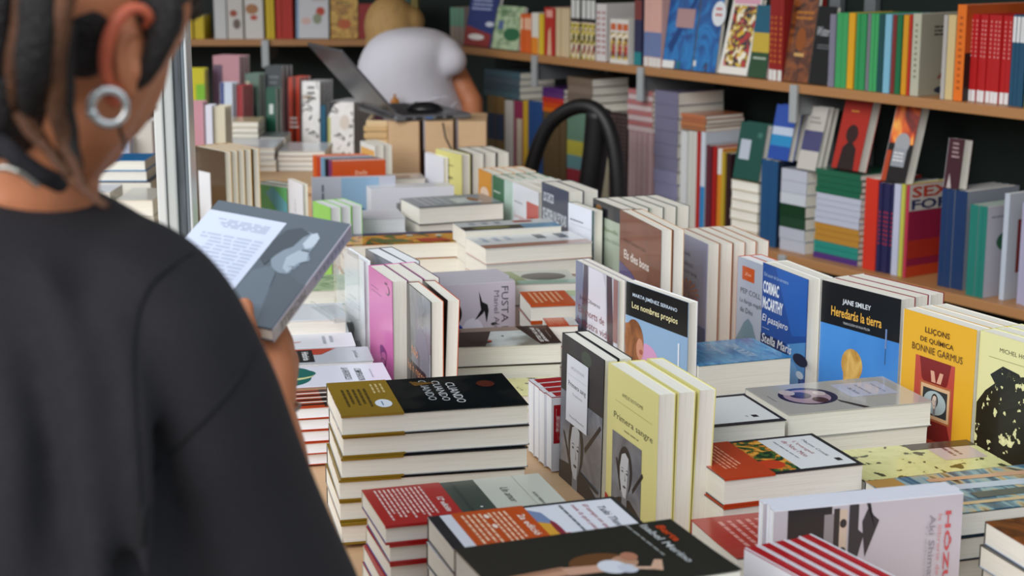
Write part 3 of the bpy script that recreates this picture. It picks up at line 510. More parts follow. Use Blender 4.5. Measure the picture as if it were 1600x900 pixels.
b=Bk(.095,.205,.0335,'#dcdedc','#d0cfc8','#d0cfc8',art=[('r',.55,0,1,.62,'#4a443c'),('e',.75,.3,.15,.2,'#8c8c5c'),('r',.5,.62,1,1,'#6f9cb8'),('l',.1,.1,.4,.5,3,'#b4bac0'),('r',.1,.6,.3,.8,'#b4564c')])
stack(b,'white paperback with dark and sky-blue picture strip',5,(878,353),17,.96,'picture strip paperbacks')
b=Bk(.14,.2,.03,'#dfe0e8','#e4e4e6','#d8d8dc',art=[('r',.25,.3,1,1,'#8c8a8c'),('e',.55,.42,.2,.14,'#141416'),('r',.5,.4,.7,.75,'#232325')],pages='pages_w')
lying(b,'white paperback spine-up with black animal picture',2,(580,296),.95,14,group='black animal paperbacks')
b=Bk(.085,.18,.0265,'#b9b4b0','#9c9890','#9c9890',art=[('r',.4,.1,.9,.8,'#8a6a66')])
stack(b,'cream paperback pile below the wooden boxes',5,(556,281),12,.925,'cream paperbacks below the wooden boxes',right=False)
b=Bk(.12,.11,.0342,'#e2e3e8','#e2e3e8','#e2e3e8',pages='pages_w')
stack(b,'plain white small book beside the harvest painting pile',4,(556,343),12,.929,'plain white small books',right=False)
# --- far rows
b=Bk(.14,.21,.024,'#d6d080','#cfc97c','#cfc97c',art=[('r',.1,.1,.8,.5,'grey_photo'),('e',.45,.25,.2,.12,'#c4c8cc'),('l',.1,.82,.7,.86,1,'#8c8848'),('l',.1,.66,.8,.72,1,'#55532c')])
row(b,'pale yellow paperback at the far end of the table',1,(681,232),1.0,-60)
b=Bk(.12,.21,.012,'#e4e6f0','#e4e6f0','#e4e6f0'); row(b,'thin white book behind the far yellow paperback',1,(664,238),.985,-64)
b=Bk(.13,.21,.0325,'#26262c','#202024','#202024',art=[('r',.0,.1,1,.5,'#3c4248'),('p',[(.1,0),(.4,.3),(.9,.2),(.9,0)],'#585c62'),tt('Nocturne',.1,.55,.75,.09,'#c4c4cc',s=.2)])
row(b,'black paperback with pale title at far table end',3,(711,230.5),1.0,TR=(743,242.5),group='black paperbacks at the far end')
b=Bk(.092,.2,.0275,'#d9942c','#d9942c','#c9a070',art=[('e',.5,.72,.35,.09,'#ecd0b8'),('l',.1,.45,.9,.6,3,'#8c5c20')])
row(b,'amber paperback in the long middle row',4,(747.5,263),.991,-70,group='amber paperbacks')
b=Bk(.076,.197,.0275,'#1f6a48','#1f6a48','#1f6a48',art=[('l',.1,.8,.7,.84,1,'#cfe0d4'),('l',.1,.65,.9,.7,1,'#6fa48c'),('r',.1,.42,.8,.52,'#dfe8e0')])
row(b,'green paperback in the long middle row',4,(770,273.5),.988,-70,group='green paperbacks')
b=Bk(.053,.2,.0275,'#b4ccc0','#b4ccc0','#b4ccc0',art=[('e',.5,.3,.3,.1,'#7fa898')])
row(b,'mint paperback in the long middle row',4,(788,280),.991,-70,group='mint paperbacks')
b=Bk(.165,.2,.0275,'#dfe2e8','#dcd8d4','#dcd8d4',art=[('r',.55,0,1,.85,'#b8443c'),('e',.78,.52,.18,.17,'#40302c'),('e',.78,.54,.13,.12,'#c9c6c2'),tt('Los gozos',.08,.6,.42,.06,'#c46a64'),tt('silenciosos',.08,.45,.44,.06,'#c46a64'),('l',.08,.78,.4,.81,1,'#8f949c'),('l',.08,.2,.4,.3,2,'#c0c4cc')])
row(b,'white and red paperback with a portrait oval',4,(801,284),.9925,-70,group='white and red portrait paperbacks')
b=Bk(span((846.7,284),(889,300),1.02)-.004,.23,.034,'#25304c','#20284a','#1c2238',art=[tt('LOS CHICOS',.06,.83,.4,.09,'#d4dae4',b=.03),tt('DE HIDDEN VALLEY ROAD',.05,.66,.9,.11,'#d4dae4',b=.03),('l',.06,.56,.9,.6,1,'#8a94ac'),tt('ROBERT KOLKER',.06,.4,.6,.1,'#d4dae4',b=.03),('l',.1,.2,.9,.26,1,'#6c789a')])
row(b,'navy paperback with white block title',2,(846.7,284),1.02,TR=(889,300),group='navy paperbacks')
b=Bk(span((888,316),(925,328.5),1.0)+.01,.21,.02,'#dfe3ee','#1e3c34','#1e3c34',art=[('l',.08,.83,.6,.86,1,'#6c727c'),('r',.08,.8,.9,.803,'#9aa0ac'),tt("L'ESPERIT",.1,.62,.55,.08,'#3c4048'),tt('DEL TEMPS',.1,.48,.75,.08,'#3c4048'),('r',.92,0,1,1,'#23443a')])
row(b,'white paperback with dark green edge strip',1,(888,316),1.0,TR=(925,328.5),group='white and dark green paperbacks')
b=Bk(.13,.22,.02,'#c9521f','#c9521f','#c9521f',art=[tt('Stella',.4,.84,.24,.05,'#f0c8a8',s=.3),tt('Leviathan',.12,.7,.82,.1,'#f2d8c4',s=.2,b=.02)],curl=0)
oth=[Bk(.13,.22,.016,c,c,c) for c in ('#7a3c6c','#1c1a20','#7fa8c4','#c84a28','#d9682c')]
row(b,'orange paperback with white slanted title before comics',1,(520,252),.995,12,group=None)
for o_,dx,nm in zip(oth,(-6,-12,-19,-26,-32),('plum','black','light blue','red','orange')):
    row(o_,nm+' paperback in the row behind the orange one',1,(520+dx*.95,252-(-dx)*.28),.995,12)
b=Bk(.12,.2,.024,'#e4e4e0','#e0ddd0','#e0ddd0',art=[('r',.05,.7,.95,.93,'#d99c2c'),('l',.15,.78,.8,.84,1,'#8c5c1c')])
row(b,'white paperback with an amber label near the boxes',2,(563,220),.985,-66,group='amber-labelled white paperbacks')
b=Bk(.1,.2,.012,'#e6e8f0','#dcd6c4','#dcd6c4',art=[tt('Cel obert',.4,.5,.1,.3,'#a4a8b4',r=90)])
row(b,'small white upright book behind the held book',1,(450,279),1.0,-64)
b=Bk(.16,.2,.018,'#b9bcc8','#d0d0da','#d0d0da',art=[('r',.0,.35,1,.8,'#8fb0cc'),('e',.7,.55,.25,.16,'#15568c'),('e',.82,.7,.2,.12,'#1c6a9c'),('e',.5,.4,.12,.1,'#10406c'),('l',.1,.1,.7,.16,1,'#6c7080')],pages='pages_w')
lying(b,'grey paperback spine-up with a blue ink blot',1,(487,279),.97,10)
b=Bk(.1,.18,.024,'#8fcf5c','#9fd86c','#8fcf5c',pages='pages_w')
row(b,'small light green book beside the blue ink blot',3,(489,314),.975,-62,group='small light green books')
b=Bk(.12,.18,.03,'#6fc07c','#2c5c3c','#23262c',art=[('r',0,0,.4,.7,'#5fc06c'),('p',[(.4,.9),(1,.5),(1,.8),(.6,1)],'#6fb4c8')])
row(b,'green and blue book behind the held book',2,(393,286),.975,-40,group='green and blue books')
b=Bk(.13,.18,.017,'#4a3418','#b98c34','#b98c34',art=[('r',.1,.0,.5,.7,'#dfe0e4')])
row(b,'brown book with gold edges beside the white post',5,(304,228),1.075,-50,group='gold-edged brown books')
b=Bk(.15,.2,.026,'pastel','#d8d6c8','#d8d6c8'); stack(b,'pale book under the gold-edged brown row',4,(356,318),10,.9,'pale books under the gold-edged row')
# ================================================================ stall: table, riser, shelves, walls
def poly_obj(name,pts,z0,z1,m,parent=None,bw=.003):
    mb=MB(); mb.prism(pts,z0,z1,mat(m)); o=link(name,mb.mesh(name),parent)
    if bw: bev(o,bw)
    return o
def box_obj(name,a,b,m,parent=None,bw=.002,M=None,args=()):
    mb=MB(); mb.box(a,b,mat(m,*args)); o=link(name,mb.mesh(name),parent,M)
    if bw: bev(o,bw)
    return o
mb=MB(); mb.box((-6,-3,-.05),(6,9,0),mat('paving')); o=link('floor',mb.mesh('floor')); tag(o,kind='structure')
# display table
TP=[(-1.75,2.62),(-.5,1.62),(.2,1.35),(1.02,1.35),(1.02,1.9),(.98,2.5),(.66,3.6),(.3,4.3),(.02,4.95),(-.44,4.98),(-.44,5.5),(-1.75,5.5)]
TP=[(-1.75,2.55),(-.33,1.52),(-.1,1.38),(1.12,1.42),(1.12,2.2),(.98,2.9),(.64,3.45),(.34,3.95),(.0,4.35),(-.03,4.95),(-.44,4.97),(-.44,5.33),(-1.75,5.33)]
table=empty('display_table',(0,3,0),'long pale wooden display table covered with books','table')
def P(p): return [(x,y-3) for x,y in p]
poly_obj('tabletop',P(TP),TZ-.03,TZ-.0005,'wood_table',table)
poly_obj('apron',P([(x*.94-.01,3.3+(y-3.3)*.94) for x,y in TP]),TZ-.12,TZ-.0305,'#8d8478',table)
for x,y in [(-1.55,2.65),(-.3,1.68),(1.0,1.6),(.85,2.8),(-.1,4.7),(-1.55,5.25),(-.7,3.6)]:
    box_obj('leg',(x-.025,y-3.025,0),(x+.025,y-2.975,TZ-.1205),'#777b80',table)
# riser for the far books
rz=empty('display_riser',(-.95,4.8,TZ),'pale wooden riser board under the comics at the back','riser')
box_obj('top_board',(-.45,-.45,.075),(.5,.49,.095),'wood_box',rz)
for x in(-.44,.46): box_obj('side_board',(x,-.44,0),(x+.02,.48,.0748),'wood_box',rz)
box_obj('front_board',(-.418,-.44,0),(.458,-.42,.0748),'wood_box',rz)
# shelving wall
PR=Vector((1.134,3.70,0)); RV=Vector((.552,-.834,0)).normalized(); NV=Vector((.834,.552,0)).normalized()
ZU,ZL=1.16,.715
def S(px,py,off=0.):
    r=ray(px,py); q=PR+NV*off; t=(q.dot(NV))/(r.x*NV.x+r.y*NV.y); return Vector((r.x*t,r.y*t,CZ+r.z*t))
def SF(s,off,z): p=PR+RV*s+NV*off; return Vector((p.x,p.y,z))
def SM(s,off,z): return frame(SF(s,off,z),RV,NV,Vector((0,0,1)))   # local x right along wall, y into wall
def sc(px,py,off=0.): return (S(px,py,off)-PR).dot(RV)
s_c=-2.60     # corner
segs=[-2.6,-2.0,-1.45,sc(1004,110),sc(1244,140),.62,1.25]
segs=[-2.6,sc(838,94),sc(1004,108),sc(1244,137),.75,1.6]
for zt,nm,ex in ((ZU,'upper',0),(ZL,'lower',.02),(ZU+.46,'top',0),(.25,'bottom',.02)):
    for i in range(len(segs)-1):
        mb=MB(); mb.box((0.001,-ex,-.024),(segs[i+1]-segs[i]-.001,.29,0),mat('wood_shelf'))
        o=link('shelf_board',mb.mesh('shelf_board'),None,SM(segs[i],0,zt)); bev(o,.002)
        where={0:'nearest the far corner',1:'second from the far corner',2:'in the middle of the wall',3:'second from the near end',4:'at the near end'}[i]
        tag(o,'%s beech shelf board %s of the right wall'%(nm,where),'shelf','shelf boards of the right wall')
for i,s in enumerate(segs[1:-1]):
    for zt,nm in ((ZU,'upper'),(ZL,'lower')):
        ex=.02 if zt==ZL else 0
        t=empty('shelf_bracket',SM(s,-ex,zt-.10),'pale grey metal bracket %s under the %s right shelf'%(['furthest','second furthest','third','nearest'][i],nm),'bracket','shelf brackets')
        box_obj('face_plate',(-.013,-.012,0),(.013,-.0005,.098),'#b4b9ba',t,.002,args=(.4,.3))
        box_obj('arm',(-.004,-.0003,.02),(.004,.27,.0745),'#8f9496',t,0,args=(.4,.5))
for s in (sc(1092,150,.29),sc(1357,10,.29),-1.95,-.9,.9):
    o=box_obj('shelf_upright',(-.02,-.022,0),(.02,0,2.4),'#8b9092',None,.002,SM(s,.315,0),args=(.4,.4)); tag(o,'grey metal upright rail fixed to the dark green right wall','rail','wall rails')
mb=MB(); mb.box((-.05,0,0),(4.3,.05,2.6),mat('back_panel')); o=link('wall_right',mb.mesh('wall_right'),None,SM(s_c-.0,.32,0)); tag(o,kind='structure')
YB=6.02
mb=MB(); mb.box((-2.6,YB+.32,0),(SF(s_c,.32,0).x+.3,YB+.37,2.6),mat('back_panel')); o=link('wall_back',mb.mesh('wall_back')); tag(o,kind='structure')
XC=SF(s_c,0,0).x
for z,nm in ((ZU,'upper'),(ZU+.46,'top'),(ZL,'lower')):
    for a,b_,w in ((-2.5,-1.30,'left'),(-1.298,XC-.02,'right')):
        mb=MB(); mb.box((a,YB,z-.024),(b_,YB+.3,z),mat('wood_shelf')); o=link('shelf_board',mb.mesh('shelf_board')); bev(o,.002)
        tag(o,'%s beech shelf board on the %s half of the back wall'%(nm,w),'shelf','shelf boards of the back wall')
p=Y(415,75,YB)
t=empty('shelf_bracket',Matrix.Translation((p.x,YB,ZU-.1)),'small pale bracket under the upper back wall shelf','bracket')
box_obj('face_plate',(-.013,-.012,0),(.013,-.0005,.098),'#b4b9ba',t,.002,args=(.4,.3)); box_obj('arm',(-.004,-.0003,.02),(.004,.27,.0745),'#8f9496',t,0)
# unseen canopy roof, outline shaped to shade the shelves and right-hand books
mb=MB(); mb.prism([(-2.7,3.3),(-.3,3.3),(.75,1.7),(4.2,1.1),(4.2,6.6),(-2.7,6.6)],2.6,2.64,mat('#d8d8d4',.8)); o=link('shade_canopy',mb.mesh('shade_canopy')); tag(o,kind='structure')
# ---------------------------------------------------------------- books on shelves
LR=['leftmost','second from left','third from left','fourth from left','fifth from left','sixth from left','seventh from left','eighth from left','ninth from left','tenth from left','eleventh from left']
def lr(i,n): return '' if n==1 else ', '+(LR[i] if i<n-1 else 'rightmost')+' of its run'
def tb(i,n): return '' if n==1 else ', '+(ORD[i]+' from the top' if 0<i<n-1 else ('topmost' if i==0 else 'lowest'))+' of its pile'
def spines(x0,x1,yt,n,col,desc,z=ZU,front=None,W=.15,off=.015,sart=(),xe=None,art=(),group=None,yr=None,wall='R'):
    """n upright books, spines out, filling pixels x0..x1"""
    yr=yr or (110 if z==ZU else 260)
    if wall=='R':
        yb=100; q0=S(x0,yr or yt,off); s0=(q0-PR).dot(RV); s1=sc(x1,yr or yt,off); ztop=S((x0+x1)/2,yt,off).z
    else:
        q0=Y(x0,yt,YB+off); s0=q0.x; s1=Y(x1,yt,YB+off).x; ztop=q0.z
    T=(s1-s0)/n; H=ztop-z-.0008
    b=Bk(W,H,T-.0007,front or col,col,col,art=art,sart=sart,gloss=(.5,0,0))
    for i in range(n):
        if wall=='R': M=frame(SF(s0+i*T+.0003,off+CT+random.uniform(0,.006),z+.0006),NV,Vector((0,0,1)),RV)
        else: M=frame(Vector((s0+i*T+.0003,YB+off+CT+random.uniform(0,.006),z+.0006)),Vector((0,1,0)),Vector((0,0,1)),Vector((1,0,0)))
        b.put(M,desc+lr(i,n),group,art=(i==n-1))
def faceout(x0,x1,yt,desc,col,art=(),z=ZU,off=.018,lean=12,T=.014,n=1,spine=None,wall='R',group=None,turn=0,pages='pages',yr=None):
    L=math.radians(lean)
    yr=yr or (110 if z==ZU else 260)
    for _ in (0,):
        if wall=='R': s0=sc(x0,yr or yt,off); s1=sc(x1,yr or yt,off); zt=S((x0+x1)/2,yt,off+.03).z; ax,ay=RV,NV; O=SF(s0,off,0)
        else: s0=Y(x0,yt,YB+off).x; s1=Y(x1,yt,YB+off).x; zt=Y(x0,yt,YB+off+.03).z; ax,ay=Vector((1,0,0)),Vector((0,1,0)); O=Vector((s0,YB+off,0))
    W=s1-s0; H=(zt-z)/math.cos(L)-.001
    b=Bk(W,H,T,col,spine or (col if len(col)==7 else '#444444'),None if len(col)==7 else '#444444',art=art,pages=pages,gloss=(.55,0,0))
    up=Vector((0,0,1)); R=Matrix.Rotation(math.radians(turn),3,'Z'); ax=R@ax; ay=R@ay
    y=up*math.cos(L)+ay*math.sin(L); zz=-ay*math.cos(L)+up*math.sin(L)
    for i in range(n):
        o=O+ay*(T*(i+1)/math.cos(L)+.001*i); o.z=z+.0006
        b.put(frame(o,ax,y,zz),desc+pos_row(i,n),group,art=(i==0))
def pile(x0,x1,yt,cols,desc,z=ZL,off=.02,W=.15,names=None,group=None,wall='R',fore=False,yr=None,Yw=None):
    """books lying flat on the shelf, spines out (cols from the top down)"""
    yr=yr or 250
    if wall=='R': s0=sc(x0,yr or yt,off); s1=sc(x1,yr or yt,off); zt=S((x0+x1)/2,yt,off).z; ax,ay=RV,NV; O=lambda s:SF(s,off,0)
    else: s0=Y(x0,yt,Yw).x; s1=Y(x1,yt,Yw).x; zt=Y(x0,yt,Yw).z; ax,ay=Vector((1,0,0)),Vector((0,1,0)); O=lambda s:Vector((s,Yw,0))
    n=len(cols); T=(zt-z)/n-.0008; H=s1-s0; K={}
    for i,c in enumerate(cols):
        if c not in K: K[c]=Bk(W,H,T,c,c,c,pages='pages')
        j=random.uniform(-.003,.003); o=O((s1 if not fore else s0)+j); o.z=zt-(i+1)*(T+.0008)
        if fore: o=o+ay*W; M=frame(o,-ay,ax,Vector((0,0,1)))
        else: o=o+ay*CT; M=frame(o,ay,-ax,Vector((0,0,1)))
        nm=(names[c]+' ' if names else '')+desc
        K[c].put(M,nm+tb(i,n),group)
    return zt
lab=[('r',.1,.0,.9,.13,'#dcdcd8')]
# upper shelf, right wall, left to right
spines(703,723,12,3,'#8a7a70','muted pink and green spined book on upper shelf',sart=[('r',0,.5,1,1,'#5c8a74')],art=())
faceout(724,768,-6,'navy picture book with white and red figure facing out','#26356e',[('l',.1,.7,.8,.95,3,'#a9b4d4'),('p',[(0,0),(.9,0),(.9,.25),(0,.4)],'#8c2f2c'),('e',.4,.18,.28,.06,'#e0dcd8'),('e',.8,.45,.15,.05,'#c8ccd8')])
faceout(766,808,10,'pale green book facing out on the upper shelf','greenish',[('l',.2,.75,.8,.9,2,'#4c6a50'),('r',.15,.45,.35,.65,'#5a6c94'),('e',.7,.35,.3,.15,'#2c6a44'),('l',.3,.1,.7,.16,1,'#7c9474')])
spines(812,828,22,3,'#d8642a','orange spined book on upper shelf',sart=[('r',.2,.6,.8,.9,'#f0d8b8')])
spines(829,840,20,2,'#e0dcd0','white and orange spined book on upper shelf',sart=[('r',0,.0,1,.4,'#e08a2c')])
spines(841,849,22,2,'#d9b82c','yellow spined book on upper shelf')
spines(850,866,12,1,'#b22a20','red spined book with a pale figure on upper shelf',sart=[('p',[(.3,0),(.7,0),(.6,.6),(.4,.5)],'#d8b090'),('r',.2,.8,.8,.95,'#e0a090')])
spines(868,889,13,3,'#cdb892','cream spined book on upper shelf')
spines(891,928,-4,5,'#1c1f1c','black collage spined comic on upper shelf',sart=[('r',0,.0,1,.6,'collage'),('r',.1,.66,.9,.96,'#d8d8d4')])
spines(930,946,6,2,'#d6d2d0','white spined book with small red marks',sart=[('l',.2,.1,.9,.9,8,'#b06a66')])
spines(952,981,30,3,'#dedad2','white comic with green and red cartoon front',sart=[('r',.1,.1,.9,.7,'comic'),('r',.1,.75,.9,.9,'#c8602c')],off=.0)
spines(989,1001,0,2,'#2a2a4c','navy and maroon spined book on upper shelf',sart=[('r',0,.7,1,1,'#7a3a34'),('r',0,0,1,.2,'#1f7c84')])
spines(1003,1032,-4,4,'#d8a89c','salmon spined comic with white base label',sart=lab+[('r',0,.14,1,.5,'#6c7ca8')])
faceout(1034,1080,-10,'large blue adventure comic facing out','bluecomic',[('p',[(.1,.3),(.9,1),(1,1),(.25,.2)],'#16407c'),('r',0,.0,.4,.1,'#e4e4e0'),('r',.5,.0,.6,.1,'#1c6a70'),('r',.3,.55,.9,.8,'#b08c8c')],lean=8)
faceout(1082,1117,-10,'second deep blue comic facing out near white oval','bluecomic',[('e',.85,.75,.3,.16,'#dfe4e8'),('l',.7,.7,1,.85,2,'#c0564c'),('r',0,.06,.1,.13,'#e4e4e0')],lean=8)
faceout(1122,1166,-2,'white-bordered crowd scene comic facing out','#e4e2da',[('r',.1,.1,.92,.9,'comic'),('r',.05,.92,.95,.99,'#d9a0b4')],lean=14)
faceout(1169,1196,8,'teal book with yellow sun facing out','#235c74',[('r',0,.35,1,.62,'#c4a83c'),('r',0,0,1,.35,'#2a4c30'),('l',.15,.24,.9,.3,1,'#b8c4b4')],lean=8)
spines(1198,1221,-3,3,'#8e1c18','dark red spined book with white base label',sart=lab+[('l',.3,.2,.7,.8,9,'#d0762c')])
faceout(1224,1262,-5,'black and orange fantasy book facing out','rusty',[('l',.2,.72,.9,.85,2,'#b8742c'),('e',.5,.5,.2,.14,'#8c4c1c'),('r',.3,.3,.7,.34,'#c9a060')],lean=8)
faceout(1264,1292,10,'black book with white handwritten title facing out','#0e0f10',[tt('Wisteria',.1,.62,.85,.12,'#c4c8cc',s=.4),('l',.2,.45,.9,.52,2,'#6c7074')],lean=8)
spines(1294,1303,22,1,'#7c7a8c','grey-lilac spined book left of the green run')
G='#3c9c5c'
spines(1304,1321,20,2,G,'green spined book at the left of the colourful run')
spines(1322,1332,20,1,'#dba01c','amber spined book between two green runs')
spines(1335,1351,21,3,'#2f9154','mid green spined book after the amber one')
spines(1352,1357,21,1,'#77767e','thin grey spined book between green ones')
spines(1358,1369,21,2,'#3fa060','green spined book right of the thin grey one')
spines(1370,1379,22,1,'#17484a','dark teal spined book on upper shelf')
spines(1380,1390,22,1,'#7cb4cc','light blue spined book on upper shelf')
spines(1391,1397,23,1,'#7a2c28','thin dark red spined book on upper shelf')
spines(1398,1406,23,1,'#176a40','deep green spined book on upper shelf')
spines(1407,1415,23,1,'#d2921c','second amber spined book on upper shelf')
spines(1416,1420,23,1,'#b8281e','thin bright red spined book on upper shelf')
spines(1421,1434,21,1,'#b4b4a0','grey-green spined book showing a red rose cover',front='#a29e8c',art=[('l',.3,.72,1,.86,3,'#2c2a24'),('e',.7,.55,.12,.045,'#a8201c'),('r',.66,.4,.69,.52,'#1c1c1c'),('p',[(.4,.2),(.6,.2),(.68,.4),(.65,.4)],'#8c4c3c'),('e',.6,.06,.25,.05,'#2c3844')],sart=[('l',.35,.2,.65,.9,10,'#6c6c5c')])
spines(1469,1475,23,1,'#b0aca8','thin pale grey spined book left of the cream one')
spines(1476,1488,23,1,'#cdb783','cream spined book left of the orange one')
spines(1489,1503,7,1,'#e0701a','tall orange spined book on upper shelf',front='#b8501c',W=.24,sart=[('l',.3,.1,.7,.9,12,'#a84c10')],art=[('r',.0,.0,.35,.5,'#1c1410')])
spines(1511,1576,23,9,'#b01416','red spined booklet with white foot',off=.04,W=.12,sart=[('r',.05,.0,.95,.13,'#dedede'),('l',.4,.5,.7,.95,9,'#e09c98')])
spines(1577,1600,23,4,'#1c4c68','blue spined booklet with a white head',sart=[('r',.05,.7,.95,.98,'#dedede')],off=.03)
spines(1602,1640,23,4,'#8c8c1c','olive spined booklet at the frame edge')
# lower shelf, right wall
z1=pile(786,812,128,['#3c6474']*1+['#4c5866','#4c5866'],'x') if 0 else None
spines(760,786,150,4,'#8c6c34','dark ochre spined book behind the seller',z=ZL,sart=[('r',0,.5,1,.8,'#2c3c5c')])
pile(757,812,110,['#44606c','#4c5c68','#3f5560','#46626c'],'blue-grey book lying above the ochre spines',z=S(770,150,.02).z,W=.14,group='blue-grey lying books')
spines(788,800,157,2,'#cfcac0','off-white spined book beside crimson one',z=ZL)
spines(801,815,158,1,'#8c2c50','crimson book with a pale panel',z=ZL,sart=[('r',.3,.2,.9,.8,'#c4b8a0')])
spines(816,823,157,1,'#c9a22c','yellow spined book on the lower shelf',z=ZL)
spines(824,846,158,2,'#24487c','blue spined book on the lower shelf',z=ZL)
spines(847,882,176,4,'#5c4a30','brown mixed spined book below purple pile',z=ZL)
pile(847,880,137,['#4a2468','#57306c','#b8302c','#c8481c','#d0661c'],'book in the purple to orange pile',z=S(865,176,.02).z,W=.14)
spines(884,930,172,3,'#5c7c68','green and red banded tall volume',z=ZL,sart=[('r',0,0,1,.35,'#8c2834'),('r',0,.35,1,.5,'#5c8488'),('r',0,.5,1,.66,'#a8a03c')])
pile(886,924,121,['#6c5c4c','#77685a','#6a5c50','#74665a'],'brown-grey book lying on the banded volumes',z=S(900,172,.02).z,W=.14)
spines(932,950,178,2,'#a39c84','khaki spined book on the lower shelf',z=ZL)
spines(951,978,176,5,'#2c1c1c','dark spiral-bound notebook on the lower shelf',z=ZL,sart=[('l',.1,.02,.9,.98,24,'#6c5654')])
spines(980,1018,205,5,'#b08c8c','red and white dotted spined notebook',z=ZL,sart=[('l',.1,.02,.9,.98,26,'#c9b8b8')])
pile(980,1018,140,['#b06c6c','#c8b4b4']*4,'pink and white notebook above the dotted spines',z=S(1000,205,.02).z,W=.14)
pile(1022,1058,142,['#77748c']*6+['#8482a0']*4,'lilac-grey magazine in the tall pile',z=ZL,W=.17)
spines(1062,1072,205,1,'#cfd0d0','white spined book beside the lilac pile',z=ZL)
spines(1073,1086,205,2,'#c9c9c0','ivory spined book on lower shelf',z=ZL)
spines(1087,1093,206,1,'#a8261e','red spined book on lower shelf left of blue-white',z=ZL)
spines(1094,1101,206,1,'#c4cad4','white spined book with a blue foot',z=ZL,sart=[('r',0,0,1,.45,'#2c7cb4')],W=.15)
pile(1063,1101,178,['#b8704c','#a8684a','#b4744e','#a06848'],'terracotta book lying on the white spines',z=S(1085,204,.02).z,W=.14)
spines(1103,1111,227,1,'#5c2430','plum spined book on lower shelf',z=ZL)
spines(1112,1118,229,1,'#a01c18','red spined book right of the plum one',z=ZL)
spines(1119,1126,232,1,'#cc7c24','orange spined book with white head',z=ZL,sart=[('r',0,.7,1,1,'#d8d4d0')])
spines(1127,1132,238,1,'#b4962c','ochre spined book beside the cream pile',z=ZL)
spines(1133,1140,240,1,'#2c1418','black-red spined book beside the cream pile',z=ZL)
zc=pile(1143,1186,283,['#b4a884','#bcb08c','#b0a480','#b8ac88','#b4a884','#bcb08c'],'cream book piled under the dark green one',z=ZL,fore=True)
faceout(1146,1186,192,'dark green book with white label facing out','#164a40',[('r',.1,.35,.5,.7,'#b4bcc8'),('e',.8,.8,.1,.05,'#3c6c60')],z=zc,T=.02,n=2,yr=230,lean=10)
spines(1190,1216,250,2,'#1c4a74','dark blue spined volume right of the cream pile',z=ZL,W=.17,front='#15263c')
zd=S(1203,250,.02).z
faceout(1200,1232,165,'blue and white striped book facing out','#2a4ca0',[('r',0,.45,1,.6,'#b8c4d8'),('r',0,.25,1,.45,'#2484b8'),('r',0,0,1,.25,'#22489c')],z=zd,T=.02,n=2,yr=210,lean=12)
zb_=pile(1222,1262,265,['#b8bcc8','#b8bcc8','#c4c8d0','#143820','#173c24','#b4b8c4','#b4b8c4'],'book in the small white and green pile',z=ZL)
faceout(1246,1275,168,'white and slate book facing out on small pile','#b9b4ac',[('r',0,.3,1,.62,'#45446c'),('l',.2,.72,.8,.86,2,'#8c8880'),('r',0,.0,1,.3,'#bcb8b0')],z=zb_,T=.018,n=2,yr=215,lean=14)
zp=pile(1277,1347,268,['#1f6048']*4+['#b8bccc']*5+['#b4802c']*3+['#1f8478']*2+['#4a2c74'],'book in the striped spine pile',z=ZL,names={'#1f6048':'green','#b8bccc':'white','#b4802c':'amber','#1f8478':'teal','#4a2c74':'purple'})
faceout(1300,1342,157,'red book with black silhouette facing out','#a3200f',[('e',.5,.5,.22,.13,'#2c0c08'),('p',[(.2,0),(.8,0),(.75,.3),(.5,.42),(.25,.3)],'#200a08'),('l',.3,.8,.6,.84,1,'#e0a03c')],z=zp,T=.03,yr=215,lean=14,spine='#0f0a0a',pages='pages')
z9=S(1400,290,.02).z
spines(1354,1374,279,1,'#c8301c','thick red spined book beside the striped pile',z=ZL)
spines(1375,1398,287,4,'#23224c','navy spined booklet with red dots',z=ZL,sart=[('l',.2,.3,.8,.7,8,'#a82c3c')])
spines(1399,1409,288,1,'#b8bcd0','lilac-white spined book on the lower shelf',z=ZL)
spines(1410,1416,288,1,'#b8b84c','lime spined book on the lower shelf',z=ZL)
spines(1417,1422,290,1,'#b03048','crimson spined book showing a bold block title',z=ZL,W=.17,front='#8c1c3c',art=[('r',.0,.72,1,1,'#c0b8b0'),tt('SEX',.05,.86,.8,.12,'#b03c2c',b=.03),tt('FOR',.05,.73,.8,.11,'#1c2450',b=.03),('r',.0,.2,1,.4,'#a82c1c'),('r',0,0,1,.12,'#b83c1c')])
spines(1474,1512,297,4,'#15325c','dark blue spined volume at the near end',z=ZL,W=.18,front='#8c919c')
faceout(1378,1416,168,'flame covered book facing out above navy booklets','#120b0a',[('r',.0,.5,1,1,'flames'),('e',.55,.5,.3,.14,'#9a9ca0'),('r',.25,.2,.8,.44,'#8f9298'),('l',.3,.26,.75,.4,3,'#d8d8d8'),('r',.0,.0,.2,.4,'#a83c14')],z=z9,T=.03,yr=225,lean=14,n=1,spine='#c8c8cc')
faceout(1476,1500,216,'dark maroon book standing above the blue volumes','#3c1420',[('l',.3,.6,.8,.95,4,'#a88c90'),('p',[(.2,0),(.5,0),(.3,.3)],'#b4a8a8')],z=S(1490,297,.02).z,T=.03,yr=250,lean=6,spine='#b4b4b8')
spines(1518,1545,322,4,'#1f7468','teal spined small book in front of grey one',z=ZL,W=.14,off=-.01,front='#b0aeb8',art=[('e',.6,.6,.35,.12,'#2c5c44'),('r',.56,.4,.62,.5,'#4c3c2c'),('l',.1,.86,.6,.9,1,'#7c7c88')])
spines(1572,1580,303,1,'#b4bcc8','white spined book with red picture on cover',z=ZL,W=.16,front='#b8bcc4',art=[('r',.2,.25,.9,.75,'#7a2c28')])
spines(1600,1640,320,4,'#a4a0b8','pale lilac spined book at the frame edge of lower shelf',z=ZL)
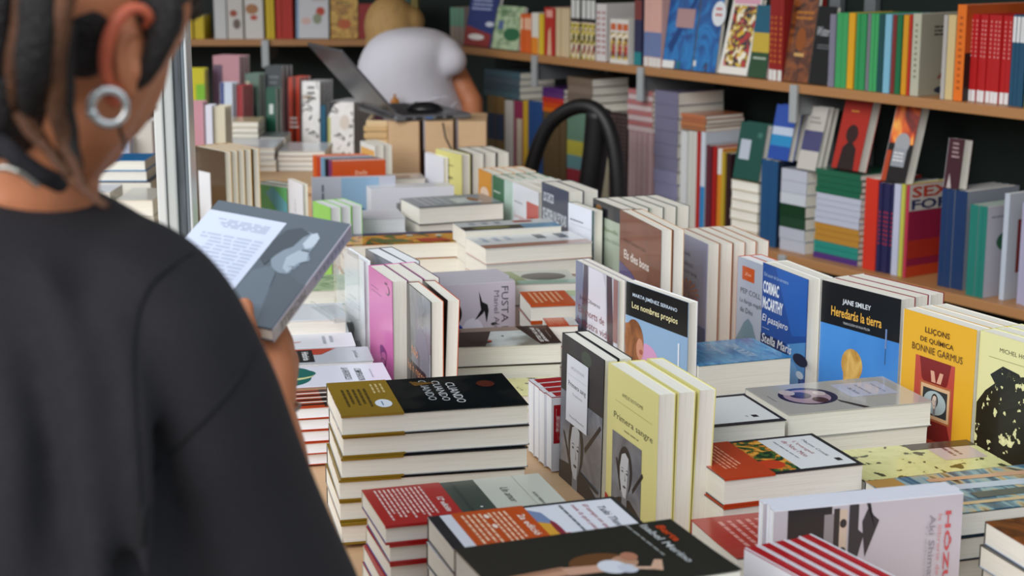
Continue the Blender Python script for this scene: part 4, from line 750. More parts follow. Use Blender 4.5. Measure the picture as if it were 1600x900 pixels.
# back wall upper shelf
def bs(*a,**k): k.setdefault('z',ZU); spines(*a,wall='B',**k)
bs(262,300,15,4,'#c4a81c','yellow spined book at the left of back shelf')
bs(302,318,25,2,'#c9b01c','second yellow spined book near the forehead')
bs(333,352,-6,1,'#c8c8c8','white spined album on the back shelf',W=.12)
bs(354,378,-6,1,'#cdc9c4','white album with a red brown vignette',sart=[('e',.4,.6,.25,.08,'#9c4c34'),('e',.6,.35,.25,.12,'#6c5c54')],W=.12)
bs(381,410,-6,1,'#d4d0cc','white album with an orange brown vignette',sart=[('e',.4,.7,.35,.12,'#a8744c'),('e',.5,.5,.2,.06,'#b84c3c')],W=.12)
bs(414,427,-6,2,'#d0b41c','bright yellow spined book on the back shelf')
bs(430,456,-6,3,'#b4281c','red spined book on the back shelf')
def bf(x0,x1,yt,desc,col,art): faceout(x0,x1,yt,desc,col,art,wall='B',lean=6)
bf(462,512,-8,'white picture book with a red and green bird','#cfd0d4',[('e',.75,.62,.14,.1,'#b8402c'),('e',.65,.45,.14,.12,'#8c9478'),('e',.3,.4,.15,.08,'#d8b4ac'),('r',0,0,.06,1,'#7ca4cc'),('l',.5,.85,.95,.93,2,'#b08c88')])
bf(516,558,-4,'gold brown picture book on the back shelf','goldart',[('l',.2,.8,.8,.92,2,'#3c2a14'),('e',.5,.35,.25,.12,'#b8582c')])
bf(560,594,6,'plain dark red picture book on the back shelf','#8e1816',[])
bs(597,622,0,2,'#8ca8a8','pale teal spined book behind the blond head',sart=[('r',0,.3,1,.7,'#c8ccc8')])
bs(624,640,-4,2,'#2c5c58','dark teal spined book behind the blond head')
bs(642,652,-4,2,'#8c7c3c','olive spined book behind the blond head')
# ---------------------------------------------------------------- far comics and boxes on riser
RZ=TZ+.0957
def ff(x0,x1,yt,yy,desc,col,art=(),n=1,T=.016,z=RZ,lean=3,spine=None,pages='pages_w',turn=0,group=None):
    a,b_=Y(x0,yt,yy),Y(x1,yt,yy); W=(b_-a).length; H=(a.z-z)/math.cos(math.radians(lean)); L=math.radians(lean)
    bk=Bk(W,H,T,col,spine or (col if len(col)==7 else '#888888'),None if len(col)==7 else '#888888',art=art,pages=pages)
    R=Matrix.Rotation(math.radians(turn),3,'Z'); ax=R@Vector((1,0,0)); ay=R@Vector((0,1,0)); up=Vector((0,0,1))
    y=up*math.cos(L)+ay*math.sin(L); zz=-ay*math.cos(L)+up*math.sin(L)
    for i in range(n):
        o=Vector((a.x,yy,z+.0005))+ay*(T*(i+1)/math.cos(L)+.0012*i)+ax*(.004*i)
        bk.put(frame(o,ax,y,zz),desc+pos_row(i,n),group,art=(i==0))
ff(449,467,122,5.1,'red comic with white lettering at the back','#b8391f',[('r',.35,0,.65,1,'#5c1c12'),('l',.05,.28,.95,.46,3,'#e8dcd8')],n=3,T=.024,turn=-14)
ff(470,499,128,5.06,'white manga with dark figure drawing','manga',[('l',.3,.72,.8,.95,3,'#2c2c34'),('r',.1,.0,.4,.1,'#3c3c44')],n=4,T=.02,turn=-14)
ff(501,508,166,5.02,'narrow teal manga beside white figures','#23607c',n=1,T=.02)
ff(511,553,160,5.0,'white manga with two pale figures','manga',[('e',.25,.55,.2,.2,'#eceae8'),('e',.65,.6,.2,.14,'#e0d4c8'),('p',[(.0,.7),(.25,.95),(.5,1),(0,1)],'#26282c'),('r',0,.1,.1,.7,'#b8bc6c')],n=6,T=.02,turn=-12)
ff(414,430,138,5.0,'small dark green comic with white mark','#12503c',[('r',.3,.6,.7,.75,'#c8d0cc'),('r',0,0,1,.15,'#1c2430')],n=2,T=.018,turn=-16)
ff(412,440,104,5.12,'tall dark grey comic at the back','#3a3f42',[('l',.2,.7,.8,.9,3,'#6c7478')],n=3,T=.02,turn=-16)
ff(381,404,116,5.1,'grey-green comic beside the dark grey one','#5c7468',[('r',0,.0,.3,.9,'#b8b49c'),('e',.6,.4,.25,.2,'#3c4c48')],n=3,T=.018,turn=-16)
ff(342,362,130,5.02,'white and blue comic beside dark red booklets','#c4d0e0',[('r',0,0,.3,1,'#2c3c7c'),('e',.6,.5,.2,.1,'#b85c5c')],n=2,T=.018,turn=-14)
ff(364,378,134,5.03,'dark red booklet at the back','#9c1c22',n=4,T=.012,turn=-14)
ff(330,374,88,5.18,'dusty pink box set at the back','#b8848c',[('r',0,.0,.35,.9,'#5c4458')],n=3,T=.02,turn=-14)
ff(290,318,108,5.12,'yellow and green comic behind the white post','#c8c01c',[('r',.5,0,1,.8,'#7cb82c'),('r',.1,.2,.4,.6,'#b8402c')],n=2,T=.02)
# lying piles on the riser
pile(345,429,230,['#dfe0ea','#d8d8dc','#dcdcd4','#d9a23c'],'large white book in the amber-bottomed pile',z=RZ,W=.2,wall='Y',Yw=4.62,fore=True)
pile(434,508,236,['#c8ccd0','#b07068','#d8d8d8','#b4bcd0'],'white and rose book, middle back pile',z=RZ,W=.2,wall='Y',Yw=4.64,fore=True)
pile(346,404,190,['#d8c8a0','#b8bca8','#98a48c','#a8b09c','#b8bca8','#c89a4c','#c8ccc4'],'sage book piled before the red booklets',z=RZ,W=.13,wall='Y',Yw=4.86,fore=True)
pile(406,446,214,['#8c9498','#c8ccc8','#b8bcb8'],'grey book in the low pile before the green comic',z=RZ,W=.13,wall='Y',Yw=4.86,fore=True)
ff(293,316,160,4.42,'pink spined book behind the gold-edged row','#c08a94',[('r',0,0,1,.3,'#2c2430')],n=2,T=.02)
ff(320,330,166,4.40,'white upright book behind the gold-edged row','#d8d8e4',n=2,T=.022)
ff(332,350,168,4.41,'cream upright book behind the gold-edged row','#d4ccb4',n=3,T=.02)
# left of the post
def lp(x0,x1,yt,yy,cols,desc,z=TZ,W=.2): return pile(x0,x1,yt,cols,desc,z=z,W=W,wall='Y',Yw=yy,fore=True)
zt=lp(128,236,284,3.80,['#3c3a44','#dcdde4','#cfd2dc','#dfe0e6','#d2d4dc'],'white magazine left of the post',W=.14)
lp(136,228,250,3.81,['#1878b8','#1f84c4'],'bright blue magazine left of the post',z=zt,W=.12)
lp(180,238,312,3.58,['#c8c4b8','#dcdccc','#d8d4cc','#cfd0d8','#b8bcc4'],'cream book in the near pile left of the post',W=.17)
lp(96,172,300,3.62,['#c9ccd4','#d9dae0','#d0d2da'],'pale magazine beside the shopper',W=.12)
ff(205,236,190,4.4,'grey-white upright book left of the post','#c8c4bc',n=3,T=.03,z=TZ,lean=1)
ff(170,200,215,4.35,'pale blue upright book left of the post','#a9b4cc',n=2,T=.03,z=TZ,lean=1)
# ---------------------------------------------------------------- wooden boxes, laptop
for i,(x0,x1) in enumerate(((606,655),(664,708),(716,760))):
    a=Y(x0,190,4.62); b_=Y(x1,190,4.62); w=b_.x-a.x
    t=empty('wooden_box',Matrix.Translation((a.x,4.62,TZ)),'upright plywood box under the laptop, %s of the three'%['left','middle','right'][i],'box','plywood boxes under the laptop')
    h=a.z-TZ; d=.22
    box_obj('front_panel',(0,0,0),(w,.012,h),'wood_box',t,.002)
    box_obj('rear_panel',(0,d-.012,0),(w,d,h),'wood_box',t,.002)
    box_obj('side_panel',(0,.0122,0),(.012,d-.0122,h),'wood_box',t,.001); box_obj('side_panel',(w-.012,.0122,0),(w,d-.0122,h),'wood_box',t,.001)
    box_obj('lid',(.0122,.0122,h-.014),(w-.0122,d-.0122,h-.001),'wood_box',t,.001)
    box_obj('bottom_panel',(.0122,.0122,.002),(w-.0122,d-.0122,.012),'wood_box',t,0)
a=Y(590,190,4.58); zb=Y(606,190,4.62).z
t=empty('wooden_box',Matrix.Translation((Y(583,200,4.66).x-.02,4.66,TZ)),'narrow pine crate end left of the plywood boxes','box')
w_=Y(606,190,4.62).x-Y(583,200,4.66).x+.016; hh=zb-TZ-.002
box_obj('front_panel',(0,0,0),(w_,.012,hh),'#d8bd92',t); box_obj('side_panel',(0,.0122,0),(.012,.16,hh),'#d8bd92',t)
for k in range(2): box_obj('rail',(-.006,-.006,hh-.03-.02*k),(w_,-.0003,hh-.014-.02*k),'#c9a877',t)
def HB():  # laptop
    z=zb+.001; A=Y(618,191,4.6); hinge=Vector((A.x,4.60,z))
    ang=math.radians(23); ex=Vector((math.cos(ang),math.sin(ang),0)); ey=Vector((-math.sin(ang),math.cos(ang),0))
    t=empty('laptop',frame(hinge,ex,ey,Vector((0,0,1))),'open silver laptop on the plywood boxes, screen facing right','laptop')
    dk=.225; wd=.33
    o=box_obj('base',(0,0,0),(dk,wd,.016),'#8b8d92',t,.004,args=(.35,.7))
    mb=MB(); m=mat('#17181a',.5)
    for r in range(5):
        for c in range(14): mb.box((.03+.022*r,.02+.021*c,.0162),(.03+.022*r+.018,.02+.021*c+.017,.0182),m)
    link('keyboard',mb.mesh('keyboard'),o); box_obj('touchpad',(.155,.11,.0161),(.21,.21,.0168),'#6c6e74',o,0)
    mb=MB(); 
    for k in range(5): mb.box((.03+.03*k,-.0006,.004),(.05+.03*k,.0001,.011),mat('#1b1c1f',.4) if k!=2 else mat('#4c6c9c',.4))
    link('ports',mb.mesh('ports'),o)
    L=math.radians(131); u=Vector((math.cos(L),0,math.sin(L))); nn=Vector((0,1,0)).cross(u)
    M=frame(Vector((.002,0,.0185)),u,Vector((0,1,0)),-nn)
    lid=box_obj('lid',(0,0,-.007),(.235,wd,0),'#7d8087',t,.003,M=frame(Vector((0,0,.022)),u,Vector((0,1,0)),u.cross(Vector((0,1,0)))),args=(.35,.75))
    box_obj('screen',(.012,.012,-.0082),(.225,wd-.012,-.0071),'#101216',lid,0,args=(.1,))
    mb=MB(); mb.tube([(0,.02,.014),(0,wd-.02,.014)],.006,mat('#2a2b2e')); link('hinge',mb.mesh('hinge'),t)
    return zb+.017
zl=HB()
p=Y(662,160,4.68)
mb=MB(); mb.ell((0,0,.0),(.052,.036,.024),mat('#17181c',.3)); 
mb.v=[(x,y,max(z,0)) for x,y,z in mb.v]
o=empty('computer_mouse',Matrix.Translation((p.x,4.74,zl+.0022)),'black computer mouse lying on the laptop keyboard','mouse')
link('shell',mb.mesh('shell'),o); box_obj('scroll_wheel',(-.03,-.003,.019),(-.016,.003,.0235),'#3c3e44',o)
# cable
mb=MB(); pts=[Y(692,192,4.6),Y(696,215,4.59),Y(706,235,4.585),Y(722,246,4.58),Y(728,262,4.58)]; mb.tube(pts,.0028,mat('#2c2420'))
o=link('cable',mb.mesh('cable')); tag(o,'thin dark cable hanging from the laptop over the boxes','cable')
# ---------------------------------------------------------------- post and acrylic
pc=U(274,560,TZ); yy=2.95
x0=Y(245,300,yy).x; x1=Y(300,300,yy).x; w=x1-x0
po=empty('window_post',Matrix.Translation((x0,yy,TZ)),'white and grey aluminium post with a brush strip behind the shopper','post')
hh=.98
box_obj('white_profile',(0,0,0),(w*.26,.05,hh),'#d5d8d6',po,.003,args=(.35,.1))
box_obj('middle_profile',(w*.27,.006,0),(w*.56,.05,hh),'#c3c8c6',po,.004,args=(.35,.2))
box_obj('brush_strip',(w*.57,.012,0),(w*.80,.045,hh),'brush',po,.002)
box_obj('grey_profile',(w*.805,.008,0),(w*.92,.05,hh),'#7c868e',po,.003,args=(.3,.5))
box_obj('bright_lip',(w*.925,.0,0),(w,.05,hh),'#dfe4e4',po,.002,args=(.25,.3))
def glass():
    m,nt,b=nodes('clear_acrylic'); b.inputs['Base Color'].default_value=(.93,.98,.97,1); b.inputs['Roughness'].default_value=.03
    b.inputs['Transmission Weight'].default_value=1; b.inputs['IOR'].default_value=1.2; b.inputs['Alpha'].default_value=.35
    return m
ARTM['acrylic']=glass
a=U(520,383,1.01); b_=U(547,398,1.01)
d=(b_-a); Lw=d.length+.04; d.normalize(); nrm=Vector((d.y,-d.x,0))
t=empty('acrylic_stand',frame(Vector((a.x,a.y,.902)),d,-nrm,Vector((0,0,1))),'clear acrylic book stand left of the white drawing book','book stand')
box_obj('upright_sheet',(0,0,0),(Lw,.003,.115),'acrylic',t,.001)
box_obj('foot',(0,-.04,0),(Lw,-.0005,.003),'acrylic',t,.001)
box_obj('lip',(0,-.043,0),(Lw,-.0405,.012),'acrylic',t,.001)
# ================================================================ people
def loft(mb,rows,m,seg=36,tilt=None):
    vs=[];n=len(rows)
    for c,rx,ry in rows:
        for k in range(seg):
            a=2*math.pi*k/seg; vs.append(Vector(c)+Vector((rx*math.cos(a),ry*math.sin(a),0)))
    fs=[(i*seg+k,i*seg+(k+1)%seg,(i+1)*seg+(k+1)%seg,(i+1)*seg+k) for i in range(n-1) for k in range(seg)]
    fs+=[tuple(range(seg))[::-1],tuple((n-1)*seg+k for k in range(seg))]
    mb.add(vs,fs,m,None,True)
def cap(mb,path,radii,m,seg=14):
    mb.tube(path,radii,m,seg)
    for p,r in zip(path,radii): mb.ell(p,(r,r,r),m,u=seg,w=8)
def shopper():
    Dp=D
    base=Dp(60,900,1.15); base.z=0
    root=empty('person',Matrix.Translation(base),'person in a black t-shirt with hoop earring reading a book','person')
    def loc(v): return Vector(v)-base
    # ---- head frame
    f=Vector((.30,.86,-.41)).normalized(); r=Vector((.90,-.33,.02)); r=(r-f*r.dot(f)).normalized(); u=r.cross(f).normalized()
    R=Matrix((r,f,u)).transposed()
    C=Dp(108,20,1.16)
    H=lambda a,b,c: loc(C+r*a+f*b+u*c)
    sk=mat('skin'); Q=lambda x,y,d_: loc(Dp(x,y,d_))
    mb=MB()
    mb.ell(Q(98,-32,1.15),(.089,.098,.094),sk,u=32,w=20)
    cap(mb,[Q(160,80,1.15),Q(120,160,1.16),Q(84,215,1.18)],[.043,.042,.040],sk,24)
    mb.ell(H(-.005,.040,-.015),(.058,.055,.080),sk,R=R,u=28,w=18)     # face
    mb.ell(H(-.01,.050,-.070),(.036,.036,.034),sk,R=R)               # chin
    mb.ell(H(-.045,.012,-.055),(.022,.052,.030),sk,R=R)
    cap(mb,[H(0,.090,.022),H(0,.110,-.012),H(0,.102,-.018)],[.009,.013,.012],sk)    # nose
    mb.ell(H(0,.088,.038),(.050,.016,.012),sk,R=R)                # brow
    mb.ell(H(0,.088,-.040),(.022,.014,.012),sk,R=R)               # lips base
    # neck to shoulders
    nb=loc(Dp(40,300,1.20)); n2=loc(Dp(20,430,1.24))
    cap(mb,[Q(70,120,1.18),Q(50,210,1.19),nb,n2],[.050,.050,.052,.06],sk,20)
    # right arm: shoulder, elbow, wrist, hand
    sh=loc(Dp(285,520,1.2)); el=loc(Dp(438,905,1.36)); wr=loc(Dp(424,645,1.60)); 
    cap(mb,[n2,sh],[.05,.045],sk); cap(mb,[sh,el],[.045,.038],sk)
    cap(mb,[el,el.lerp(wr,.3),el.lerp(wr,.75),wr],[.036,.037,.031,.0235],sk)
    # palm
    kn=loc(Dp(420,538,1.66)); cap(mb,[wr,wr.lerp(kn,.5),kn],[.0235,.027,.022],sk)
    kn2=loc(Dp(436,566,1.67)); cap(mb,[wr,kn2],[.022,.021],sk)
    # fingers curled behind the book, thumb on its face
    fr=.0088
    tips=[((414,524,1.665),(420,506,1.70),(408,486,1.735),(392,470,1.745)),((426,538,1.67),(436,520,1.705),(426,498,1.745),(408,486,1.76)),
          ((436,554,1.675),(446,536,1.71),(438,514,1.75),(422,502,1.765)),((440,572,1.675),(450,556,1.705),(444,536,1.735),(430,524,1.75))]
    for tp in tips: cap(mb,[loc(Dp(*q)) for q in tp],[fr+.002,fr+.001,fr,fr-.001],sk,10)
    cap(mb,[wr.lerp(kn,.35)+Vector((-.018,-.004,0)),loc(Dp(398,540,1.625)),loc(Dp(384,505,1.60)),loc(Dp(382,478,1.615))],[.015,.013,.0105,.0095],sk,12)
    # left arm goes forward on the far side
    ls=loc(Dp(-180,440,1.35)); le=loc(Dp(-40,800,1.55)); lw=loc(Dp(250,560,1.78))
    cap(mb,[n2,ls,le],[.05,.045,.038],sk); cap(mb,[le,lw],[.038,.025],sk)
    lk=loc(Dp(300,500,1.84)); cap(mb,[lw,lk],[.024,.028],sk)
    for q in range(4):
        s_=lk+Vector((.012*q-.02,.01,.008*q)); cap(mb,[s_,s_+Vector((.03,.012,.018)),s_+Vector((.055,-.004,.024))],[.010,.009,.008],sk,10)
    cap(mb,[lk+Vector((-.02,-.01,0)),lk+Vector((.0,-.035,.03)),lk+Vector((.02,-.035,.045))],[.013,.011,.0095],sk,10)
    # torso, hips, legs (under clothes)
    hip=Vector((-.08,.05,.93)); ch=n2+Vector((-.02,.02,-.22))
    cap(mb,[n2,ch,hip],[.06,.09,.10],sk)
    for s in (-1,1):
        hp=hip+Vector((.08*s,0,-.05)); cap(mb,[hp,hp+Vector((.02*s,.02,-.40)),hp+Vector((.02*s,0,-.80))],[.08,.055,.04],sk)
    me=remesh(mb,'body',.0042,3)
    for p in me.polygons: p.use_smooth=True
    link('body',me,root)
    # ears
    se=mat('skin_ear')
    mb=MB(); rim=[Q(228,44,1.085),Q(234,28,1.075),Q(222,15,1.07),Q(203,15,1.065),Q(187,28,1.06),Q(174,50,1.06),Q(166,76,1.062),Q(164,104,1.068),Q(169,130,1.075),Q(176,148,1.082),Q(180,156,1.085)]
    sp_=smooth_path(rim); rr=[.0030,.0034,.0040,.0044,.0046,.0048,.0048,.0044,.0042,.0052,.0050]
    rad=[rr[min(int(i/5),10)]*(1-(i%5)/5)+rr[min(int(i/5)+1,10)]*((i%5)/5) for i in range(len(sp_))]
    mb.tube(sp_,rad,se,12); mb.ell(Q(178,149,1.084),(.0065,.006,.0085),se)
    e=link('ear',remesh(mb,'ear',.0014,3),root); e['label']='flushed ear with a silver hoop'
    mb=MB(); mb.ell(Q(196,88,1.088),(.014,.012,.030),sk,u=24,w=14); mb.tube(smooth_path([Q(214,48,1.078),Q(196,56,1.074),Q(186,80,1.074),Q(188,108,1.078),Q(192,130,1.084)]),.0034,sk,10); mb.ell(Q(214,108,1.084),(.005,.005,.008),sk)
    link('inner_ear',remesh(mb,'inner_ear',.0016,3),e)
    mb=MB(); mb.ell(H(-.085,-.01,-.005),(.012,.018,.031),se,R=R); mb.ell(H(-.083,-.012,-.03),(.008,.009,.011),se,R=R); link('ear',remesh(mb,'ear_far',.002,2),root)
    for s in (-1,1):
        mb=MB(); mb.ell(H(.030*s,.086,.018),(.012,.009,.008),mat('#e8e4e0',.2),R=R); mb.ell(H(.030*s,.0945,.015),(.005,.003,.005),mat('#2a1a12',.2),R=R); link('eye',mb.mesh('eye'),root)
    mb=MB(); mb.ell(H(0,.099,-.036),(.021,.006,.004),mat('#9c4c40',.4),R=R); mb.ell(H(0,.098,-.044),(.018,.006,.005),mat('#9c4c40',.4),R=R); link('mouth',mb.mesh('mouth'),root)
    # earring
    c=Vector(loc(Dp(170,167,1.072))); mb=MB(); 
    ax1=Vector((.97,.24,0)); up=Vector((0,0,1)); pts=[c+(ax1*math.cos(a)+up*math.sin(a)  )*.0110 for a in [math.pi*2*i/28 for i in range(29)]]
    mb.tube(pts,[.0026+.0006*math.sin(math.pi*i/28) for i in range(29)],mat('#d8d8d6',.22,.9),12,cap=False); mb.ell(c+(ax1*-.9-up*.35)*.0115,(.0042,.0042,.0042),mat('#d8d8d6',.22,.9))
    o=link('hoop_earring',mb.mesh('hoop_earring'),root); o['label']='thick silver hoop earring'
    # hair
    hd=mat('hair_dark'); mb=MB()
    mb.ell(Q(88,-60,1.145),(.094,.098,.088),hd,u=32,w=20)
    mb.ell(Q(40,10,1.13),(.060,.075,.062),hd); mb.ell(Q(110,22,1.095),(.036,.03,.038),hd); mb.ell(Q(128,62,1.095),(.022,.02,.026),hd)
    mb.ell(Q(60,70,1.12),(.044,.045,.042),hd); mb.ell(Q(0,90,1.14),(.05,.06,.07),hd); mb.ell(Q(240,-70,1.13),(.035,.06,.04),hd)
    for q in range(7):
        mb.ell(Q(296+5*math.sin(q*2.1),-60+12*q,1.12+.012*q),(.010,.014,.010),hd)
    link('hair',remesh(mb,'hair',.0036,2),root)
    mb=MB(); cap(mb,[Q(262,20,1.085),Q(252,60,1.082),Q(238,95,1.083),Q(226,122,1.087),Q(214,138,1.09)],[.011,.0095,.008,.0055,.003],hd); mb.ell(Q(250,22,1.09),(.016,.014,.022),hd)
    link('sideburn',remesh(mb,'sideburn',.0022,2),root)
    rng=random.Random(5)
    def strand(pts,r0,m,name='hair_strand'):
        mb=MB(); P_=[loc(Dp(*p)) for p in pts]; n=len(P_); path=[]
        for i in range(n-1):
            for k in range(5): path.append(P_[i].lerp(P_[i+1],k/5))
        path.append(P_[-1]); L=len(path)
        path=[p+Vector((math.sin(i*1.3)*.0012,math.cos(i*1.1)*.0012,0)) for i,p in enumerate(path)]
        for _ in range(2): path=[path[0]]+[(path[i-1]+path[i]*2+path[i+1])/4 for i in range(1,L-1)]+[path[-1]]
        mb.tube(path,[r0*(1-.55*(i/L)**3) for i in range(L)],m,12); link(name,mb.mesh(name),root)
    hl=mat('hair_light')
    strand([(50,-60,1.03),(38,20,1.02),(22,100,1.03),(18,170,1.05)],.009,hl)
    strand([(118,-60,1.02),(92,30,1.01),(84,120,1.03),(92,190,1.05),(108,240,1.06),(128,292,1.05)],.0072,hl)
    strand([(2,-60,1.02),(-6,60,1.02),(-12,160,1.05)],.010,hd)
    strand([(72,-60,1.02),(60,30,1.01),(52,110,1.02),(48,170,1.05)],.013,hd)
    strand([(100,40,1.03),(100,120,1.035),(104,190,1.055),(116,250,1.06),(124,286,1.055)],.0065,hd)
    strand([(22,-40,1.04),(20,60,1.03),(8,160,1.05),(0,200,1.06)],.012,hd)
    strand([(30,150,1.05),(52,200,1.055),(86,245,1.06),(122,290,1.05),(166,322,1.04)],.0042,hl)
    strand([(-10,120,1.04),(20,170,1.05),(60,220,1.055),(110,275,1.05)],.0045,hl)
    strand([(185,195,1.09),(192,215,1.085),(196,236,1.085)],.0013,hd,'earring_cord')
    # t-shirt: back, shoulder and dropped sleeve as one remeshed cloth
    bc=mat('black_cloth'); mb=MB()
    A=lambda x,y,d: loc(Dp(x,y,d))
    rows=[(268,-60,62,.045),(282,-120,98,.06),(300,-190,140,.075),(325,-250,186,.09),(352,-290,232,.10),(385,-310,262,.105),(430,-320,285,.11),(500,-325,300,.115),(600,-325,310,.12),(750,-320,318,.125),(900,-310,322,.13),(1100,-300,322,.13),(1300,-290,320,.13)]
    loft(mb,[(A((x0+x1)/2,y,1.215),(A(x1,y,1.215)-A(x0,y,1.215)).length/2,ry) for y,x0,x1,ry in rows],bc,48)
    rows=[(345,150,225,.03,1.20),(362,130,262,.05,1.20),(385,130,295,.062,1.20),(415,140,328,.07,1.20),(450,155,356,.074,1.20),(490,170,380,.077,1.20),(540,185,404,.08,1.205),(600,200,432,.083,1.215),(680,225,459,.087,1.23),(760,245,489,.09,1.25),(840,262,523,.094,1.27),(900,275,552,.096,1.29),(950,282,574,.097,1.30)]
    loft(mb,[(A((x0+x1)/2,y,d_),(A(x1,y,d_)-A(x0,y,d_)).length/2,ry) for y,x0,x1,ry,d_ in rows],bc,40)
    cap(mb,[A(-180,460,1.33),A(-120,760,1.45)],[.075,.08],bc,20)
    for pts,rr in (([(60,420,1.125),(115,560,1.112),(140,740,1.105),(160,930,1.105)],.016),([(165,470,1.125),(205,600,1.118),(222,760,1.115),(230,900,1.12)],.013),([(-20,480,1.12),(20,700,1.10),(30,900,1.10)],.016),([(300,640,1.155),(345,760,1.18),(370,900,1.21)],.012)):
        P_=smooth_path([A(*p) for p in pts],4); cap(mb,P_,[rr*(.5+.5*math.sin(math.pi*i/(len(P_)-1))) for i in range(len(P_))],bc,10)
    me=remesh(mb,'t_shirt',.007,10); link('t_shirt',me,root)
    from mathutils.bvhtree import BVHTree
    bv=BVHTree.FromPolygons([v.co.copy() for v in me.vertices],[tuple(p.vertices) for p in me.polygons])
    def on(px,py,lift=.0004):
        q=bv.ray_cast(Vector((0,0,CZ))-base,ray(px,py).normalized()); return (q[0]+q[1]*lift) if q[0] else A(px,py,1.15)
    for k_,pts in enumerate(([(398,545),(372,590),(330,642),(285,690),(250,730),(226,790),(222,850)],[(300,395),(262,420),(232,450),(212,500),(206,560),(210,640),(216,740),(222,850)])):
        sp_=smooth_path([on(*p) for p in pts],6)
        ms=MB(); ms.tube(sp_,.0016,mat('#121115',.95),8); link('sleeve_seam',ms.mesh('sleeve_seam'),root)
    mb=MB(); # sleeve seam and neck rib
    cap(mb,[A(2,225,1.09),A(30,250,1.09),A(62,272,1.095),A(92,286,1.105)],[.0065]*4,bc,10); link('collar',mb.mesh('collar'),root)
    mb=MB()
    P_=[A(-6,262,1.085),A(12,262,1.085),A(28,268,1.086),A(42,276,1.09),A(60,290,1.095)]
    for i in range(4):
        for k in range(7):
            p=P_[i].lerp(P_[i+1],k/7); mb.ell(p,(.0022,.0022,.0022),mat('#b4b0a8',.25,.9),u=8,w=6)
    mb.tube(P_,.0012,mat('#b4b0a8',.25,.9),6)
    o=link('necklace',mb.mesh('necklace'),root); o['label']='silver chain necklace'
    mb=MB(); q=[wr+Vector((math.cos(t)*.027,math.sin(t)*.027,math.cos(t)*.006)) for t in [i*math.pi/10 for i in range(21)]]
    mb.tube(q,.002,mat('#c8c8c8',.25,.9),8,cap=False); link('bracelet',mb.mesh('bracelet'),root)
    # trousers and shoes
    mb=MB(); dn=mat('#22252e',.9)
    mb.ell(hip+Vector((0,0,-.02)),(.18,.13,.14),dn)
    for s in (-1,1):
        hp=hip+Vector((.08*s,0,-.08)); cap(mb,[hp,hp+Vector((.02*s,.02,-.40)),hp+Vector((.02*s,0,-.78))],[.10,.075,.06],dn)
    link('trousers',remesh(mb,'trousers',.01,3),root)
    for s in (-1,1):
        mb=MB(); c0=hip+Vector((.10*s,0,0)); c0.z=.045; mb.ell(c0+Vector((.0,.05,0)),(.048,.13,.044),mat('#d8d8d4',.6)); link('shoe',mb.mesh('shoe'),root)
shopper()
# ---- held book
def held():
    TR=D(548,350,1.75); TL0=D(350,303,1.80); BR=D(425,515,1.60)
    y=(TR-BR); H=y.length; y.normalize(); x=(TL0-TR); x=(x-y*x.dot(y)); W=x.length; x.normalize()
    # back cover towards the camera: spine at right, local x from spine to fore-edge, z away from the viewer
    z=x.cross(y)
    print('held',W,H)
    T=.015
    b=Bk(W,H,T,'#3c4650','#b4aab8','#47515b')
    r=b.put(frame(BR,x,y,z),'grey-blue book held open-hand by the shopper, back cover with portrait')
    # printed back: white text panel and a profile portrait
    mb=MB(); g=(.3,0,.3)
    art=[('p',[(.42,.18),(1.0,.18),(1.0,.9),(.42,.9)][::-1],'#c9cfe2'),('l',.5,.76,.92,.84,5,'#8c92a8'),('l',.47,.25,.95,.7,14,'#aab0c4')]
    pr=[(.16,.80),(.20,.85),(.28,.86),(.33,.82),(.345,.76),(.34,.70),(.35,.64),(.34,.56),(.30,.50),(.26,.47),(.22,.455),(.165,.46),(.15,.48),(.155,.50),(.135,.515),(.14,.535),(.125,.55),(.14,.57),(.13,.585),(.085,.60),(.09,.62),(.12,.66),(.125,.70),(.12,.74)]
    art+=[('p',pr,'#7c8894'),('p',[(.13,.82),(.17,.86),(.2,.84),(.21,.74),(.17,.70),(.135,.72),(.125,.76)],'#b4bec9'),('p',[(.14,.69),(.2,.68),(.25,.6),(.22,.5),(.17,.47),(.15,.56),(.1,.6)],'#9fabb7'),
          ('p',[(.21,.84),(.3,.88),(.38,.84),(.42,.72),(.41,.55),(.35,.5),(.33,.6),(.3,.66),(.26,.7),(.24,.8)],'#2f3841'),('r',.13,.675,.185,.69,'#3c464f'),('p',[(.15,.53),(.2,.525),(.15,.52)],'#3c464f'),
          ('p',[(.3,.5),(.4,.44),(.42,.0),(.12,.0),(.2,.3),(.24,.45)],'#56616c'),('r',.32,.06,.4,.11,'#c4ccd8'),
          ('p',[(.0,.0),(.12,.0),(.2,.3),(.22,.44),(.15,.46),(.05,.4),(.0,.4)],'#414b55')]
    art_add(mb,art,W,H,0,g,random.Random(2))
    mb.v=[(x_,y_,-z_) for x_,y_,z_ in mb.v]; mb.f=[f[::-1] for f in mb.f]
    o=link('back_cover_print',mb.mesh('back_cover_print'),r)
    mb=MB(); art_add(mb,[('t','MICHELLE',.2,.08,.6,.3,'#4c4a5c',{'r':-90}),('l',.3,.5,.7,.9,8,'#8c8aa0')],T,H,0,g,random.Random(2))
    mb.v=[(-CT-z_,y_,x_) for x_,y_,z_ in mb.v]; link('spine_print',mb.mesh('spine_print'),r)
held()
